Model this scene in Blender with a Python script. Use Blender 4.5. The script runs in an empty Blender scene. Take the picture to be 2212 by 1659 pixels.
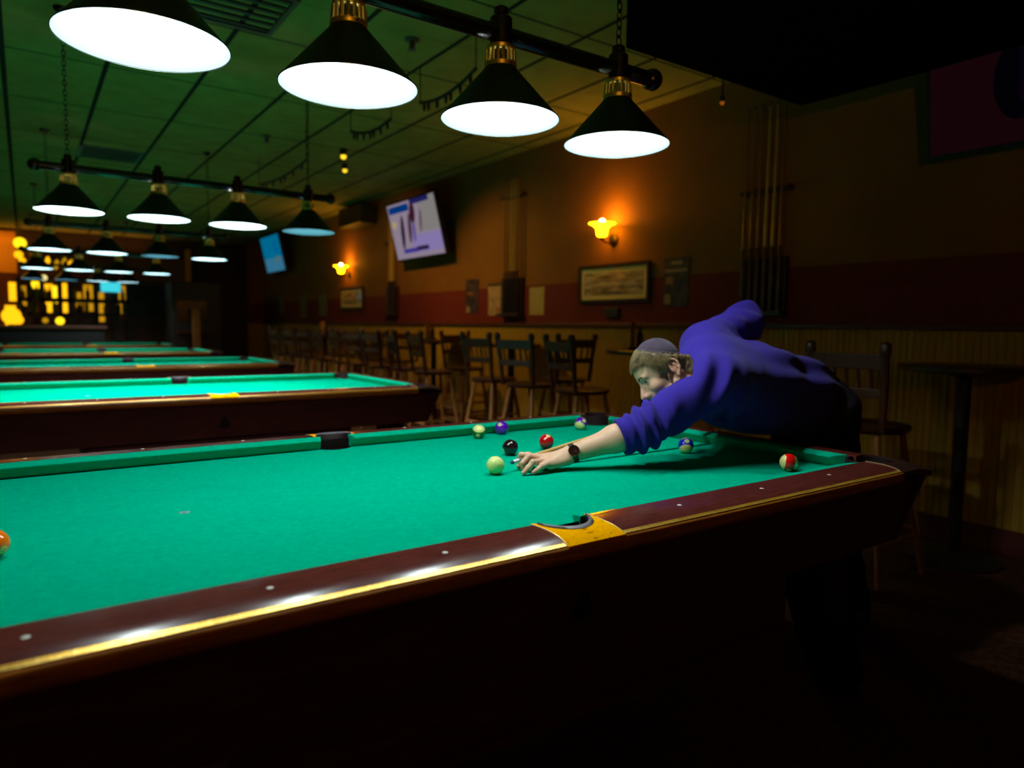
import bpy, bmesh, math, random
import numpy as np
from mathutils import Vector, Matrix, Euler
random.seed(7); np.random.seed(7)
PI = math.pi
S = bpy.context.scene
COL = S.collection

# ------------------------------------------------------------------ camera
FPX, CAM, ROT = 1499.87, Vector((-0.93756, -1.82288, 1.22355)), Euler((1.48748, -0.011614, -0.610073), 'XYZ')
RM = ROT.to_matrix()
cam_data = bpy.data.cameras.new('camera'); cam = bpy.data.objects.new('camera', cam_data); COL.objects.link(cam)
cam.location = CAM; cam.rotation_euler = ROT
cam_data.sensor_width = 36.0; cam_data.lens = 36.0 * FPX / 2212.0
cam_data.clip_start = 0.05; cam_data.clip_end = 60
cam_data.dof.use_dof = True; cam_data.dof.focus_distance = 1.85; cam_data.dof.aperture_fstop = 1.95
cam_data.dof.aperture_blades = 0
S.camera = cam
def at(u, v, axis, val):                                   # the point of the plane axis = val seen at pixel (u, v)
    d = RM @ Vector(((u - 1106) / FPX, -(v - 829.5) / FPX, -1.0))
    t = (val - CAM[axis]) / d[axis]
    return CAM + d * t

# ------------------------------------------------------------------ tags
def tag(o, label=None, cat=None, group=None, kind=None):
    if label: o['label'] = label
    if cat: o['category'] = cat
    if group: o['group'] = group
    if kind: o['kind'] = kind
    return o
def empty(name, loc=(0, 0, 0), rz=0.0, label=None, cat=None, group=None):
    o = bpy.data.objects.new(name, None); COL.objects.link(o)
    o.location = loc; o.rotation_euler = (0, 0, rz); o.empty_display_size = 0.05
    return tag(o, label, cat, group)
def kids(o): return [c for c in COL.objects if c.parent == o]
def copy_tree(o, parent=None, table=None):
    if table is None:
        table = {}
        for c in COL.objects:
            if c.parent: table.setdefault(c.parent.name, []).append(c)
    c = o.copy(); COL.objects.link(c)
    if parent is not None: c.parent = parent
    for ch in table.get(o.name, []): copy_tree(ch, c, table)
    return c

# ------------------------------------------------------------------ materials
def mat(name, col, rough=0.6, metal=0.0, spec=0.5, emit=None, estr=0.0, noise=0.0, nscale=30.0, bump=0.0, bscale=200.0,
        coat=0.0, stretch=(1, 1, 1), sheen=0.0, col2=None, detail=3.0, double=True):
    m = bpy.data.materials.new(name); m.use_nodes = True
    nt = m.node_tree; b = nt.nodes['Principled BSDF']
    b.inputs['Base Color'].default_value = (*col, 1); b.inputs['Roughness'].default_value = rough
    b.inputs['Metallic'].default_value = metal; b.inputs['Specular IOR Level'].default_value = spec
    if coat: b.inputs['Coat Weight'].default_value = coat; b.inputs['Coat Roughness'].default_value = 0.15
    if sheen: b.inputs['Sheen Weight'].default_value = sheen; b.inputs['Sheen Roughness'].default_value = 0.5
    if emit: b.inputs['Emission Color'].default_value = (*emit, 1); b.inputs['Emission Strength'].default_value = estr
    if noise or bump:
        tc = nt.nodes.new('ShaderNodeTexCoord'); mp = nt.nodes.new('ShaderNodeMapping'); mp.inputs['Scale'].default_value = stretch
        nt.links.new(tc.outputs['Object'], mp.inputs['Vector'])
        if noise:
            n = nt.nodes.new('ShaderNodeTexNoise'); n.inputs['Scale'].default_value = nscale; n.inputs['Detail'].default_value = detail
            nt.links.new(mp.outputs['Vector'], n.inputs['Vector'])
            r = nt.nodes.new('ShaderNodeValToRGB')
            r.color_ramp.elements[0].position = 0.3; r.color_ramp.elements[1].position = 0.7
            a = tuple(max(0, c * (1 - noise)) for c in col); c2 = col2 or tuple(min(1, c * (1 + noise)) for c in col)
            r.color_ramp.elements[0].color = (*a, 1); r.color_ramp.elements[1].color = (*c2, 1)
            nt.links.new(n.outputs['Fac'], r.inputs['Fac']); nt.links.new(r.outputs['Color'], b.inputs['Base Color'])
        if bump:
            n2 = nt.nodes.new('ShaderNodeTexNoise'); n2.inputs['Scale'].default_value = bscale; n2.inputs['Detail'].default_value = 2
            nt.links.new(mp.outputs['Vector'], n2.inputs['Vector'])
            bp = nt.nodes.new('ShaderNodeBump'); bp.inputs['Strength'].default_value = bump; bp.inputs['Distance'].default_value = 0.002
            nt.links.new(n2.outputs['Fac'], bp.inputs['Height']); nt.links.new(bp.outputs['Normal'], b.inputs['Normal'])
    return m
def emis(name, col, strength):
    m = bpy.data.materials.new(name); m.use_nodes = True; nt = m.node_tree
    nt.nodes.clear(); e = nt.nodes.new('ShaderNodeEmission'); o = nt.nodes.new('ShaderNodeOutputMaterial')
    e.inputs['Color'].default_value = (*col, 1); e.inputs['Strength'].default_value = strength
    nt.links.new(e.outputs[0], o.inputs[0]); return m
def N(m, t): return m.node_tree.nodes.new(t)
def L(m, a, b): m.node_tree.links.new(a, b)
def bsdf(m): return m.node_tree.nodes['Principled BSDF']

M = {}
M['felt'] = mat('green_felt', (0.0, 0.365, 0.205), 0.95, spec=0.0, noise=0.06, nscale=60, bump=0.25, bscale=900)
M['rail'] = mat('mahogany_rail', (0.092, 0.017, 0.013), 0.35, spec=0.12, noise=0.30, nscale=14, stretch=(1.2, 14, 8), bump=0.03, bscale=40)
_n = N(M['rail'], 'ShaderNodeTexNoise'); _n.inputs['Scale'].default_value = 9; _n.inputs['Detail'].default_value = 6
_tc = N(M['rail'], 'ShaderNodeTexCoord'); L(M['rail'], _tc.outputs['Object'], _n.inputs['Vector'])
_mr = N(M['rail'], 'ShaderNodeMapRange'); _mr.inputs['From Min'].default_value = 0.3; _mr.inputs['From Max'].default_value = 0.75
_mr.inputs['To Min'].default_value = 0.16; _mr.inputs['To Max'].default_value = 0.26
L(M['rail'], _n.outputs['Fac'], _mr.inputs['Value']); L(M['rail'], _mr.outputs['Result'], bsdf(M['rail']).inputs['Roughness'])
M['rail_face'] = mat('rail_face_wood', (0.40, 0.135, 0.010), 0.35, spec=0.5, noise=0.4, nscale=12, stretch=(1, 12, 12))
M['apron'] = mat('dark_apron_laminate', (0.055, 0.0085, 0.006), 0.42, spec=0.4, noise=0.3, nscale=8, stretch=(1, 6, 6))
M['matt_black'] = mat('matt_black_shade', (0.004, 0.003, 0.003), 1.0, spec=0.0)  # stands in for darkness on the added ceiling box
M['black'] = mat('black_paint', (0.006, 0.005, 0.005), 0.5)
M['leg'] = mat('table_leg_black', (0.010, 0.005, 0.004), 0.4)
M['casting'] = mat('yellow_enamel_casting', (1.0, 0.43, 0.0), 0.7, spec=0.0)
def _chips(m, dark):
    nt = m.node_tree; b = bsdf(m); tc = N(m, 'ShaderNodeTexCoord')
    v = N(m, 'ShaderNodeTexNoise'); v.inputs['Scale'].default_value = 170; v.inputs['Detail'].default_value = 3
    L(m, tc.outputs['Object'], v.inputs['Vector'])
    r = N(m, 'ShaderNodeValToRGB'); r.color_ramp.elements[0].position = 0.655; r.color_ramp.elements[1].position = 0.675
    L(m, v.outputs['Fac'], r.inputs['Fac'])
    mx = N(m, 'ShaderNodeMix'); mx.data_type = 'RGBA'; mx.inputs[6].default_value = b.inputs['Base Color'].default_value[:]; mx.inputs[7].default_value = (*dark, 1)
    L(m, r.outputs['Color'], mx.inputs[0]); L(m, mx.outputs[2], b.inputs['Base Color'])
_chips(M['casting'], (0.03, 0.015, 0.01))
M['bare_edge'] = mat('bare_metal_edge', (0.75, 0.55, 0.30), 0.35, metal=0.6)
M['corner'] = mat('dark_corner_casting', (0.030, 0.011, 0.006), 0.4, spec=0.4)
M['liner'] = mat('grey_rubber_liner', (0.10, 0.095, 0.12), 0.42, spec=0.5, bump=0.1, bscale=300)
M['pocket'] = mat('pocket_leather_black', (0.012, 0.004, 0.005), 0.6, spec=0.2)
M['sight'] = mat('pearl_sight', (0.72, 0.76, 0.70), 0.3)
M['strip'] = mat('gold_inlay_strip', (0.80, 0.47, 0.055), 0.33, metal=0.55)
def _inlay(m):
    b = bsdf(m); tc = N(m, 'ShaderNodeTexCoord'); mp = N(m, 'ShaderNodeMapping'); mp.inputs['Scale'].default_value = (1, 1, 1)
    L(m, tc.outputs['Object'], mp.inputs['Vector'])
    br = N(m, 'ShaderNodeTexBrick'); br.inputs['Scale'].default_value = 22; br.inputs['Mortar Size'].default_value = 0.02
    br.inputs['Brick Width'].default_value = 0.9; br.inputs['Row Height'].default_value = 0.6
    br.inputs['Color1'].default_value = (0.86, 0.48, 0.022, 1); br.inputs['Color2'].default_value = (0.68, 0.34, 0.012, 1); br.inputs['Mortar'].default_value = (0.95, 0.70, 0.2, 1)
    L(m, mp.outputs['Vector'], br.inputs['Vector'])
    n = N(m, 'ShaderNodeTexNoise'); n.inputs['Scale'].default_value = 420; L(m, mp.outputs['Vector'], n.inputs['Vector'])
    mx = N(m, 'ShaderNodeMix'); mx.data_type = 'RGBA'; mx.blend_type = 'MULTIPLY'; mx.inputs[0].default_value = 0.75
    rr = N(m, 'ShaderNodeValToRGB'); rr.color_ramp.elements[0].position = 0.38; rr.color_ramp.elements[1].position = 0.6; rr.color_ramp.elements[0].color = (0.4, 0.33, 0.2, 1)
    L(m, n.outputs['Fac'], rr.inputs['Fac']); L(m, br.outputs['Color'], mx.inputs[6]); L(m, rr.outputs['Color'], mx.inputs[7]); L(m, mx.outputs[2], b.inputs['Base Color'])
_inlay(M['strip'])
M['spot'] = mat('pale_spot', (0.12, 0.30, 0.30), 0.8, spec=.1, noise=0.8, nscale=260)
M['brass'] = mat('polished_brass', (0.85, 0.62, 0.18), 0.2, metal=1.0)
M['shade_out'] = mat('dark_green_enamel_shade', (0.007, 0.013, 0.010), 0.42, spec=0.4)
M['shade_in'] = mat('white_enamel_lining', (0.22, 0.31, 0.34), 0.6, spec=0.1)
LAMPCOL = (0.90, 1.0, 0.97)
M['bulb'] = emis('lamp_bulb_glow', LAMPCOL, 560.0)
M['bulb_b'] = emis('bright_bulb_glow', LAMPCOL, 2300.0); M['bulb_c'] = emis('bright_bulb_glow_far', LAMPCOL, 1100.0)
M['bulb_cool'] = emis('cool_dim_bulb_glow', (0.42, 0.78, 1.0), 120.0)
M['steel'] = mat('dark_steel', (0.05, 0.05, 0.05), 0.35, metal=0.8)
M['chrome'] = mat('chrome', (0.75, 0.72, 0.66), 0.15, metal=1.0)

# ------------------------------------------------------------------ mesh builder
class MB:
    def __init__(s): s.v = []; s.f = []; s.mi = []; s.cur = 0
    def add(s, vs, fs):
        o = len(s.v); s.v += [tuple(v) for v in vs]; s.f += [tuple(i + o for i in f) for f in fs]; s.mi += [s.cur] * len(fs); return s
    def box(s, c, d, rz=0.0, taper=None):
        x, y, z = d[0] / 2, d[1] / 2, d[2] / 2; vs = []
        for k, zz in ((1, -z), (0, z)):
            t = taper if (taper and k == 0) else 1.0
            for a, b in ((-x, -y), (x, -y), (x, y), (-x, y)):
                a *= t; b *= t
                vs.append((c[0] + a * math.cos(rz) - b * math.sin(rz), c[1] + a * math.sin(rz) + b * math.cos(rz), c[2] + zz))
        return s.add(vs, [(3, 2, 1, 0), (4, 5, 6, 7), (0, 1, 5, 4), (1, 2, 6, 5), (2, 3, 7, 6), (3, 0, 4, 7)])
    def prism(s, pts, z0, z1):
        n = len(pts); vs = [(p[0], p[1], z0) for p in pts] + [(p[0], p[1], z1) for p in pts]
        return s.add(vs, [tuple(range(n - 1, -1, -1)), tuple(range(n, 2 * n))] + [(i, (i + 1) % n, n + (i + 1) % n, n + i) for i in range(n)])
    def lathe(s, prof, n=32, c=(0, 0, 0), closed=False):
        vs = []; fs = []; m = len(prof)
        for i in range(n):
            a = 2 * PI * i / n
            vs += [(c[0] + r * math.cos(a), c[1] + r * math.sin(a), c[2] + z) for r, z in prof]
        for i in range(n):
            j = (i + 1) % n
            for k in range(m - 1 if not closed else m):
                l = (k + 1) % m; fs.append((i * m + k, j * m + k, j * m + l, i * m + l))
        return s.add(vs, fs)
    def tube(s, pts, rads, n=12, caps=True, up=(0, 0, 1)):
        pts = [Vector(p) for p in pts]
        if not isinstance(rads, (list, tuple)): rads = [rads] * len(pts)
        vs = []; fs = []; prev = None
        for i, p in enumerate(pts):
            d = (pts[min(i + 1, len(pts) - 1)] - pts[max(i - 1, 0)]).normalized()
            u = Vector(up) if prev is None else prev
            a = u - d * u.dot(d)
            if a.length < 1e-4: a = d.orthogonal()
            a.normalize(); prev = a; b = d.cross(a)
            r = rads[i]; r1, r2 = (r if isinstance(r, tuple) else (r, r))
            vs += [p + a * (r1 * math.cos(2 * PI * k / n)) + b * (r2 * math.sin(2 * PI * k / n)) for k in range(n)]
        for i in range(len(pts) - 1):
            fs += [(i * n + k, i * n + (k + 1) % n, (i + 1) * n + (k + 1) % n, (i + 1) * n + k) for k in range(n)]
        if caps: fs += [tuple(range(n - 1, -1, -1)), tuple(range((len(pts) - 1) * n, len(pts) * n))]
        return s.add(vs, fs)
    def bar(s, p, q, w, h, up=(0, 0, 1), w2=None, h2=None):          # rectangular bar from p to q
        p, q = Vector(p), Vector(q); d = (q - p).normalized(); a = Vector(up) - d * Vector(up).dot(d)
        if a.length < 1e-4: a = d.orthogonal()
        a.normalize(); b = d.cross(a); vs = []
        for c, ww, hh in ((p, w, h), (q, w2 or w, h2 or h)):
            vs += [c + b * (i * ww / 2) + a * (j * hh / 2) for i, j in ((-1, -1), (1, -1), (1, 1), (-1, 1))]
        return s.add(vs, [(3, 2, 1, 0), (4, 5, 6, 7), (0, 1, 5, 4), (1, 2, 6, 5), (2, 3, 7, 6), (3, 0, 4, 7)])
    def sphere(s, c, r, nu=24, nv=14, sc=(1, 1, 1)):
        vs = []; fs = []
        for j in range(nv + 1):
            t = PI * j / nv
            vs += [(c[0] + r * sc[0] * math.sin(t) * math.cos(2 * PI * i / nu), c[1] + r * sc[1] * math.sin(t) * math.sin(2 * PI * i / nu), c[2] + r * sc[2] * math.cos(t)) for i in range(nu)]
        for j in range(nv):
            fs += [(j * nu + i, (j + 1) * nu + i, (j + 1) * nu + (i + 1) % nu, j * nu + (i + 1) % nu) for i in range(nu)]
        return s.add(vs, fs)
    def torus(s, c, R, r, axis=2, n=20, m=8, sc=(1, 1, 1)):
        vs = []; fs = []
        for i in range(n):
            a = 2 * PI * i / n
            for j in range(m):
                b = 2 * PI * j / m; q = [(R + r * math.cos(b)) * math.cos(a), (R + r * math.cos(b)) * math.sin(a), r * math.sin(b)]
                if axis == 0: q = [q[2], q[0], q[1]]
                elif axis == 1: q = [q[0], q[2], q[1]]
                vs.append(tuple(c[k] + q[k] * sc[k] for k in range(3)))
        fs = [(i * m + j, ((i + 1) % n) * m + j, ((i + 1) % n) * m + (j + 1) % m, i * m + (j + 1) % m) for i in range(n) for j in range(m)]
        return s.add(vs, fs)
    def build(s, name, material, parent=None, smooth=False, bevel=0.0, ang=40, merge=True, loc=None):
        me = bpy.data.meshes.new(name); me.from_pydata([tuple(v) for v in s.v], [], s.f)
        mats = material if isinstance(material, (list, tuple)) else [material]
        for m_ in mats: me.materials.append(m_)
        if len(mats) > 1: me.polygons.foreach_set('material_index', s.mi)
        bm = bmesh.new(); bm.from_mesh(me)
        if merge: bmesh.ops.remove_doubles(bm, verts=bm.verts, dist=1e-6)
        bm.normal_update(); bmesh.ops.recalc_face_normals(bm, faces=bm.faces)
        if bevel: bmesh.ops.bevel(bm, geom=[e for e in bm.edges if e.is_manifold and e.calc_face_angle(0) > 0.6], offset=bevel, segments=2, profile=0.6, affect='EDGES')
        bm.to_mesh(me); bm.free()
        if smooth:
            me.polygons.foreach_set('use_smooth', [True] * len(me.polygons))
            me.set_sharp_from_angle(angle=math.radians(ang))
        o = bpy.data.objects.new(name, me); COL.objects.link(o)
        if parent: o.parent = parent
        if loc is not None: o.location = tuple(loc)
        return o
def struct(o): o['kind'] = 'structure'; return o
# ================================================================== POOL TABLE
ZB = 0.76; HL, HW = 1.27, 0.635
PROF = [(0.042, .8062), (0.06, .8063), (0.08, .8060), (0.10, .8052), (0.115, .8039), (0.128, .8019), (0.138, .7995), (0.148, .7964)]   # distance outward from the nose -> height of the wood
def ptop(d):
    if d <= PROF[0][0]: return PROF[0][1]
    for (a, za), (b, zb_) in zip(PROF, PROF[1:]):
        if d <= b: return za + (zb_ - za) * (d - a) / (b - a)
    return PROF[-1][1] - (d - PROF[-1][0]) * 0.38
def extrude_profile(mb, prof, a, b, place):
    """prof: closed loop of (d, z); a, b: run ends (each a number or a function of d)"""
    n = len(prof); vs = []
    for e in (a, b): vs += [place(e(d) if callable(e) else e, d, z) for d, z in prof]
    mb.add(vs, [tuple(range(n - 1, -1, -1)), tuple(range(n, 2 * n))] + [(i, (i + 1) % n, n + (i + 1) % n, n + i) for i in range(n)])
def long_place(sy): return lambda t, d, z: (t, sy * (HW + d), z)
def end_place(sx): return lambda t, d, z: (sx * (HL + d), t, z)
def make_table():
    T = empty('pool_table')
    # bed with pocket bites
    pts = []
    X, Y = HL + .045, HW + .045
    def arc(cx, cy, r, a0, a1, n=12): return [(cx + r * math.cos(a0 + (a1 - a0) * i / n), cy + r * math.sin(a0 + (a1 - a0) * i / n)) for i in range(n + 1)]
    rc, rs = .080, .070
    pts += [(-X + rc * 1.0, -Y)] + [(x, y) for x, y in arc(0, -(HW + .062), rs, PI - .25, .25) if True] + [(X - rc, -Y)]
    pts += arc(X, -Y, rc, PI, PI / 2)[1:-1] + [(X, -Y + rc), (X, Y - rc)] + arc(X, Y, rc, 1.5 * PI, PI)[1:-1] + [(X - rc, Y)]
    pts += arc(0, HW + .062, rs, -.25, -PI + .25) + [(-X + rc, Y)] + arc(-X, Y, rc, 0, -PI / 2)[1:-1] + [(-X, Y - rc), (-X, -Y + rc)] + arc(-X, -Y, rc, PI / 2, 0)[1:-1]
    MB().prism(pts, ZB - .03, ZB).build('bed_cloth', M['felt'], T)
    sp = MB(); sp.lathe([(0, ZB + .0004), (.012, ZB + .0004), (.0135, ZB)], 24, (-.635, 0, 0)); sp.build('foot_spot', M['spot'], T, True)
    # cushions
    CP = [(0.0, .7955), (0.0015, .7985), (.015, .8020), (.042, .8060), (.042, ZB + .001), (.028, ZB + .001), (.0030, .7905)]
    for sy in (-1, 1):
        for sx in (-1, 1):
            mb = MB(); extrude_profile(mb, CP, lambda d: sx * (.066 - .30 * d), lambda d: sx * (HL - .090 + .85 * d), long_place(sy)); mb.build('cushion', M['felt'], T, bevel=.002)
    for sx in (-1, 1):
        mb = MB(); extrude_profile(mb, CP, lambda d: -(HW - .090 + .85 * d), lambda d: HW - .090 + .85 * d, end_place(sx)); mb.build('cushion', M['felt'], T, bevel=.002)
    # wooden rails, each with its gold strip, rolled face and sights
    DS0, DS1 = .148, .1585
    RP = PROF + [(DS0, .789), (.10, .765), (.042, ZB)]
    SP = [(DS0, ptop(DS0)), (DS1, ptop(DS1) + .001), (DS1, .783), (DS0, .783)]
    FP = [(DS1 - .002, .7915), (DS1 + .003, .7905), (DS1 + .007, .785), (DS1 + .008, .775), (DS1 + .0055, .765), (DS1 - .001, .758), (DS1 - .010, .752), (DS1 - .05, .750), (DS1 - .05, .779)]
    def rail(a, b, place, sights, splace):
        mb = MB(); extrude_profile(mb, RP, a, b, place); r = mb.build('rail', M['rail'], T, True, ang=30)
        mb = MB(); extrude_profile(mb, SP, a, b, place); mb.build('inlay_strip', M['strip'], r)
        mb = MB(); extrude_profile(mb, FP, a, b, place); mb.build('rail_edge', M['rail_face'], r, True, ang=50)
        for t in sights:
            c = splace(t); m2 = MB(); m2.lathe([(0, .0004), (.0050, .0004), (.0056, 0)], 20, (0, 0, 0)); m2.build('sight', M['sight'], r, True, loc=c)
    XS, XC, YC = .079, 1.243, .612
    for sy in (-1, 1):
        for sx in (-1, 1):
            a, b = sorted((sx * XS, sx * XC)); rail(a, b, long_place(sy), [sx * .3175 * k for k in (1, 2, 3)], lambda t, sy=sy: (t, sy * (HW + .0937), ptop(.0937) + .0002))
    for sx in (-1, 1):
        rail(-YC, YC, end_place(sx), [-.3175, 0, .3175], lambda t, sx=sx: (sx * (HL + .0937), t, ptop(.0937) + .0002))
    # side pocket castings
    for sy in (-1, 1):
        cm = M['casting']
        cy = HW + .044; R = .068
        def hole(d):                       # half width of the U opening at distance d
            y = HW + d - cy
            return math.sqrt(max(0, 1 - (y / .0705) ** 2)) * R if y >= 0 else R
        ds = [.036 + .0025 * i for i in range(52)]; ds = [d for d in ds if d < DS1 + .0025] + [DS1 + .003]
        mb = MB()
        wid = lambda d: XS - .0006 - .004 * math.sin(PI * (d - .036) / .13)
        for s2 in (-1, 1):
            rows = []
            for d in ds:
                h = hole(d)
                rows.append([(s2 * (h + (wid(d) - h) * k / 6), sy * (HW + d), ptop(d) + .0012) for k in range(7)])
            vs = [p for r_ in rows for p in r_]; n = 7
            mb.add(vs, [(i * n + k, i * n + k + 1, (i + 1) * n + k + 1, (i + 1) * n + k) for i in range(len(rows) - 1) for k in range(6)])
            side = [r_[-1] for r_ in rows]; vs = side + [(x, y, z - .02) for x, y, z in side]; m = len(side)
            mb.add(vs, [(i, i + 1, m + i + 1, m + i) for i in range(m - 1)])
            fr = rows[-1]; vs = fr + [(x, y, z - .012) for x, y, z in fr]
            mb.add(vs, [(i, i + 1, n + i + 1, n + i) for i in range(n - 1)])
            inn = [r_[0] for r_ in rows]; vs = inn + [(x, y, z - .03) for x, y, z in inn]
            mb.add(vs, [(i, i + 1, m + i + 1, m + i) for i in range(m - 1)])
        c = mb.build('side_pocket_casting', cm, T, True, ang=35); tag(c, 'chipped yellow side pocket plate')
        # thin bare metal outline at the plate's two side edges
        for s2 in (-1, 1):
            mb = MB(); mb.tube([(s2 * (wid(d) + .0003), sy * (HW + d), ptop(d) + .0011) for d in ds[::3]], .0007, 6); mb.build('bare_edge', M['bare_edge'], c, True)
        # rolled edge under the plate
        mb = MB(); extrude_profile(mb, FP, -XS, XS, long_place(sy)); mb.build('rail_edge', M['rail_face'], c, True, ang=50)
        # grey crescent liner
        mb = MB(); sec = []
        for i in range(33):
            a = PI * (i / 32) ; ca, sa = math.cos(a), math.sin(a)
            w = .003 + .0165 * sa ** 0.8
            ro = (R * ca * 0.995, cy + .0700 * sa * 0.995); ri = ((R - w * .75) * ca, cy + (.0700 - w) * sa)
            z = ptop(ro[1] - HW) + .0022
            sec.append([(ro[0], sy * ro[1], z - .028), (ro[0], sy * ro[1], z), ((ro[0] * .65 + ri[0] * .35), sy * (ro[1] * .65 + ri[1] * .35), z + .0032), ((ro[0] * .3 + ri[0] * .7), sy * (ro[1] * .3 + ri[1] * .7), z + .0030), (ri[0], sy * ri[1], z - .001), (ri[0], sy * ri[1], z - .042)])
        vs = [p for r_ in sec for p in r_]; n = 6
        mb.add(vs, [(i * n + k, i * n + (k + 1) % n, (i + 1) * n + (k + 1) % n, (i + 1) * n + k) for i in range(len(sec) - 1) for k in range(n)] + [tuple(range(n)), tuple(range(len(vs) - n, len(vs)))])
        mb.mi = [1 if k in (4, 5) else 0 for i in range(len(sec) - 1) for k in range(n)] + [0, 0]  # inner wall coloured dark to stand in for shade inside the pocket
        mb.build('pocket_liner', [M['liner'], M['pocket']], T, True, ang=60)
        mb = MB(); mb.lathe([(.060, .60), (.073, .62), (.0735, .765), (.0700, .793), (.066, .793), (.067, .765), (.060, .62), (0, .61)], 32, (0, sy * (HW + .050), 0)); 
        mb.v = [(x, y if sy * y > HW + .036 else sy * (HW + .036), z) for x, y, z in mb.v]
        mb.build('pocket_cup', M['pocket'], T, True, ang=60)
    # thin brass-coloured piece beside the near right side pocket
    for sy in (-1, 1):
        mb = MB(); ds2 = [.0405, .045, .050, .054]
        vs = []
        for i in range(9):
            x = .082 + .075 * i / 8; wv = .012 * (1 - (i / 8) ** 2 * .75)
            for k in range(4): vs.append((x * (-sy if sy > 0 else 1), sy * (HW + .0405 + wv * k / 3), ptop(.0405 + wv * k / 3) + .0009))
        mb.add(vs, [(i * 4 + k, i * 4 + k + 1, i * 4 + k + 5, i * 4 + k + 4) for i in range(8) for k in range(3)])
        mb.build('brass_sliver', M['brass'], T, True)
    # corner castings
    for sx in (-1, 1):
        for sy in (-1, 1):
            cxc, cyc, R = HL + .030, HW + .030, .072
            XO, YO = HL + DS1 + .004, HW + DS1 + .004
            mb = MB(); a0 = math.atan2(YC + .0008 - cyc, XO - cxc) ; 
            angs = [-.92 + (PI / 2 + 1.84) * i / 44 for i in range(45)]
            rows = []
            for a in angs:
                ca, sa = math.cos(a), math.sin(a); rr = 9.0
                if ca > 1e-6: rr = min(rr, (XO - cxc) / ca)
                if sa > 1e-6: rr = min(rr, (YO - cyc) / sa)
                if sa < -1e-6: rr = min(rr, (YC + .0008 - cyc) / sa)
                if ca < -1e-6: rr = min(rr, (XC + .0008 - cxc) / ca)
                rr = max(rr, R + .0005)
                row = []
                for k in range(9):
                    r_ = R + (rr - R) * k / 8; x, y = cxc + r_ * ca, cyc + r_ * sa; dx, dy = x - HL, y - HW
                    z = ptop(max(dx, dy)) + .0012 - .16 * max(0, min(dx, dy) - .07)
                    row.append((sx * x, sy * y, z))
                rows.append(row)
            vs = [p for r_ in rows for p in r_]
            mb.add(vs, [(i * 9 + k, i * 9 + k + 1, (i + 1) * 9 + k + 1, (i + 1) * 9 + k) for i in range(44) for k in range(8)])
            out = [r_[-1] for r_ in rows]; vs = out + [(x * .998, y * .998, z - .018) for x, y, z in out]; m = len(out)
            mb.add(vs, [(i, i + 1, m + i + 1, m + i) for i in range(m - 1)])
            inn = [r_[0] for r_ in rows]; vs = inn + [(x, y, z - .04) for x, y, z in inn]
            mb.add(vs, [(i, i + 1, m + i + 1, m + i) for i in range(m - 1)])
            c = mb.build('corner_casting', M['corner'], T, True, ang=40)
            mb = MB(); dd = [.044 + .1 * i / 12 for i in range(14)]
            mb.tube([(sx * (XC + .0002), sy * (HW + d), ptop(d) + .0010) for d in dd], .0011, 6); mb.build('bare_edge', M['bare_edge'], c, True)
            mb = MB(); mb.lathe([(.062, .60), (.075, .62), (.0755, .765), (.0735, .803), (.066, .803), (.067, .765), (.062, .62), (0, .61)], 32, (sx * cxc, sy * cyc, 0))
            mb.build('pocket_cup', M['pocket'], T, True, ang=60)
    # apron, legs, ball box
    for sy in (-1, 1):
        mb = MB(); y0, y1 = HW + .135, HW + .105
        vs = [(-1.424, sy * y0, .756), (1.424, sy * y0, .756), (1.424, sy * (y0 - .03), .756), (-1.424, sy * (y0 - .03), .756), (-1.33, sy * y1, .552), (1.33, sy * y1, .552), (1.33, sy * (y1 - .03), .552), (-1.33, sy * (y1 - .03), .552)]
        mb.add(vs, [(0, 1, 2, 3), (7, 6, 5, 4), (0, 4, 5, 1), (1, 5, 6, 2), (2, 6, 7, 3), (3, 7, 4, 0)]); mb.build('side_apron', M['apron'], T)
    for sx in (-1, 1):
        mb = MB(); y0, y1 = HW + .150, HW + .106
        vs = [(sx * 1.432, -y0, .768), (sx * 1.432, y0, .768), (sx * 1.40, y0, .768), (sx * 1.40, -y0, .768), (sx * 1.345, -y1, .552), (sx * 1.345, y1, .552), (sx * 1.325, y1, .552), (sx * 1.325, -y1, .552)]
        mb.add(vs, [(0, 1, 2, 3), (7, 6, 5, 4), (0, 4, 5, 1), (1, 5, 6, 2), (2, 6, 7, 3), (3, 7, 4, 0)]); mb.build('end_apron', M['apron'], T)
    MB().box((0, 0, .64), (2.5, 1.3, .18)).build('slate_frame', M['black'], T)
    for sx in (-1, 1):
        for sy in (-1, 1):
            pts = []; rads = []
            for i in range(9):
                t = i / 8; pts.append((sx * (1.14 + .16 * t ** 1.6), sy * (.56 + .05 * t), .56 - .545 * t)); rads.append((.075 - .018 * t, .10 - .025 * t))
            mb = MB(); mb.tube(pts, [(a * 1.1, b * 1.1) for a, b in rads], 4, up=(1, 1, 0)); lg = mb.build('leg', M['leg'], T, bevel=.006)
            m2 = MB(); m2.lathe([(0, 0), (.05, 0), (.05, .012), (.03, .02), (0, .02)], 20, (sx * 1.30, sy * .61, 0)); m2.build('foot_pad', M['steel'], lg, True)
    mb = MB(); mb.box((.05, -.46, .455), (1.50, .50, .19)); bx = mb.build('ball_box', M['apron'], T, bevel=.01)
    mb = MB(); mb.box((.05, -.716, .385), (1.52, .014, .02)); mb.build('box_moulding', M['apron'], bx)
    return T
TABLE_Y = [0.0, 3.2, 6.4, 9.7, 13.0]
table = make_table()
tag(table, 'nearest pool table with green cloth, the player leaning over its far end', 'pool table', 'pool tables in a row')
tl = ['second pool table from the front, right behind the one being played on', 'third pool table from the front, in the middle of the row',
      'fourth pool table from the front, far down the hall', 'farthest pool table, nearest to the bar']
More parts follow.
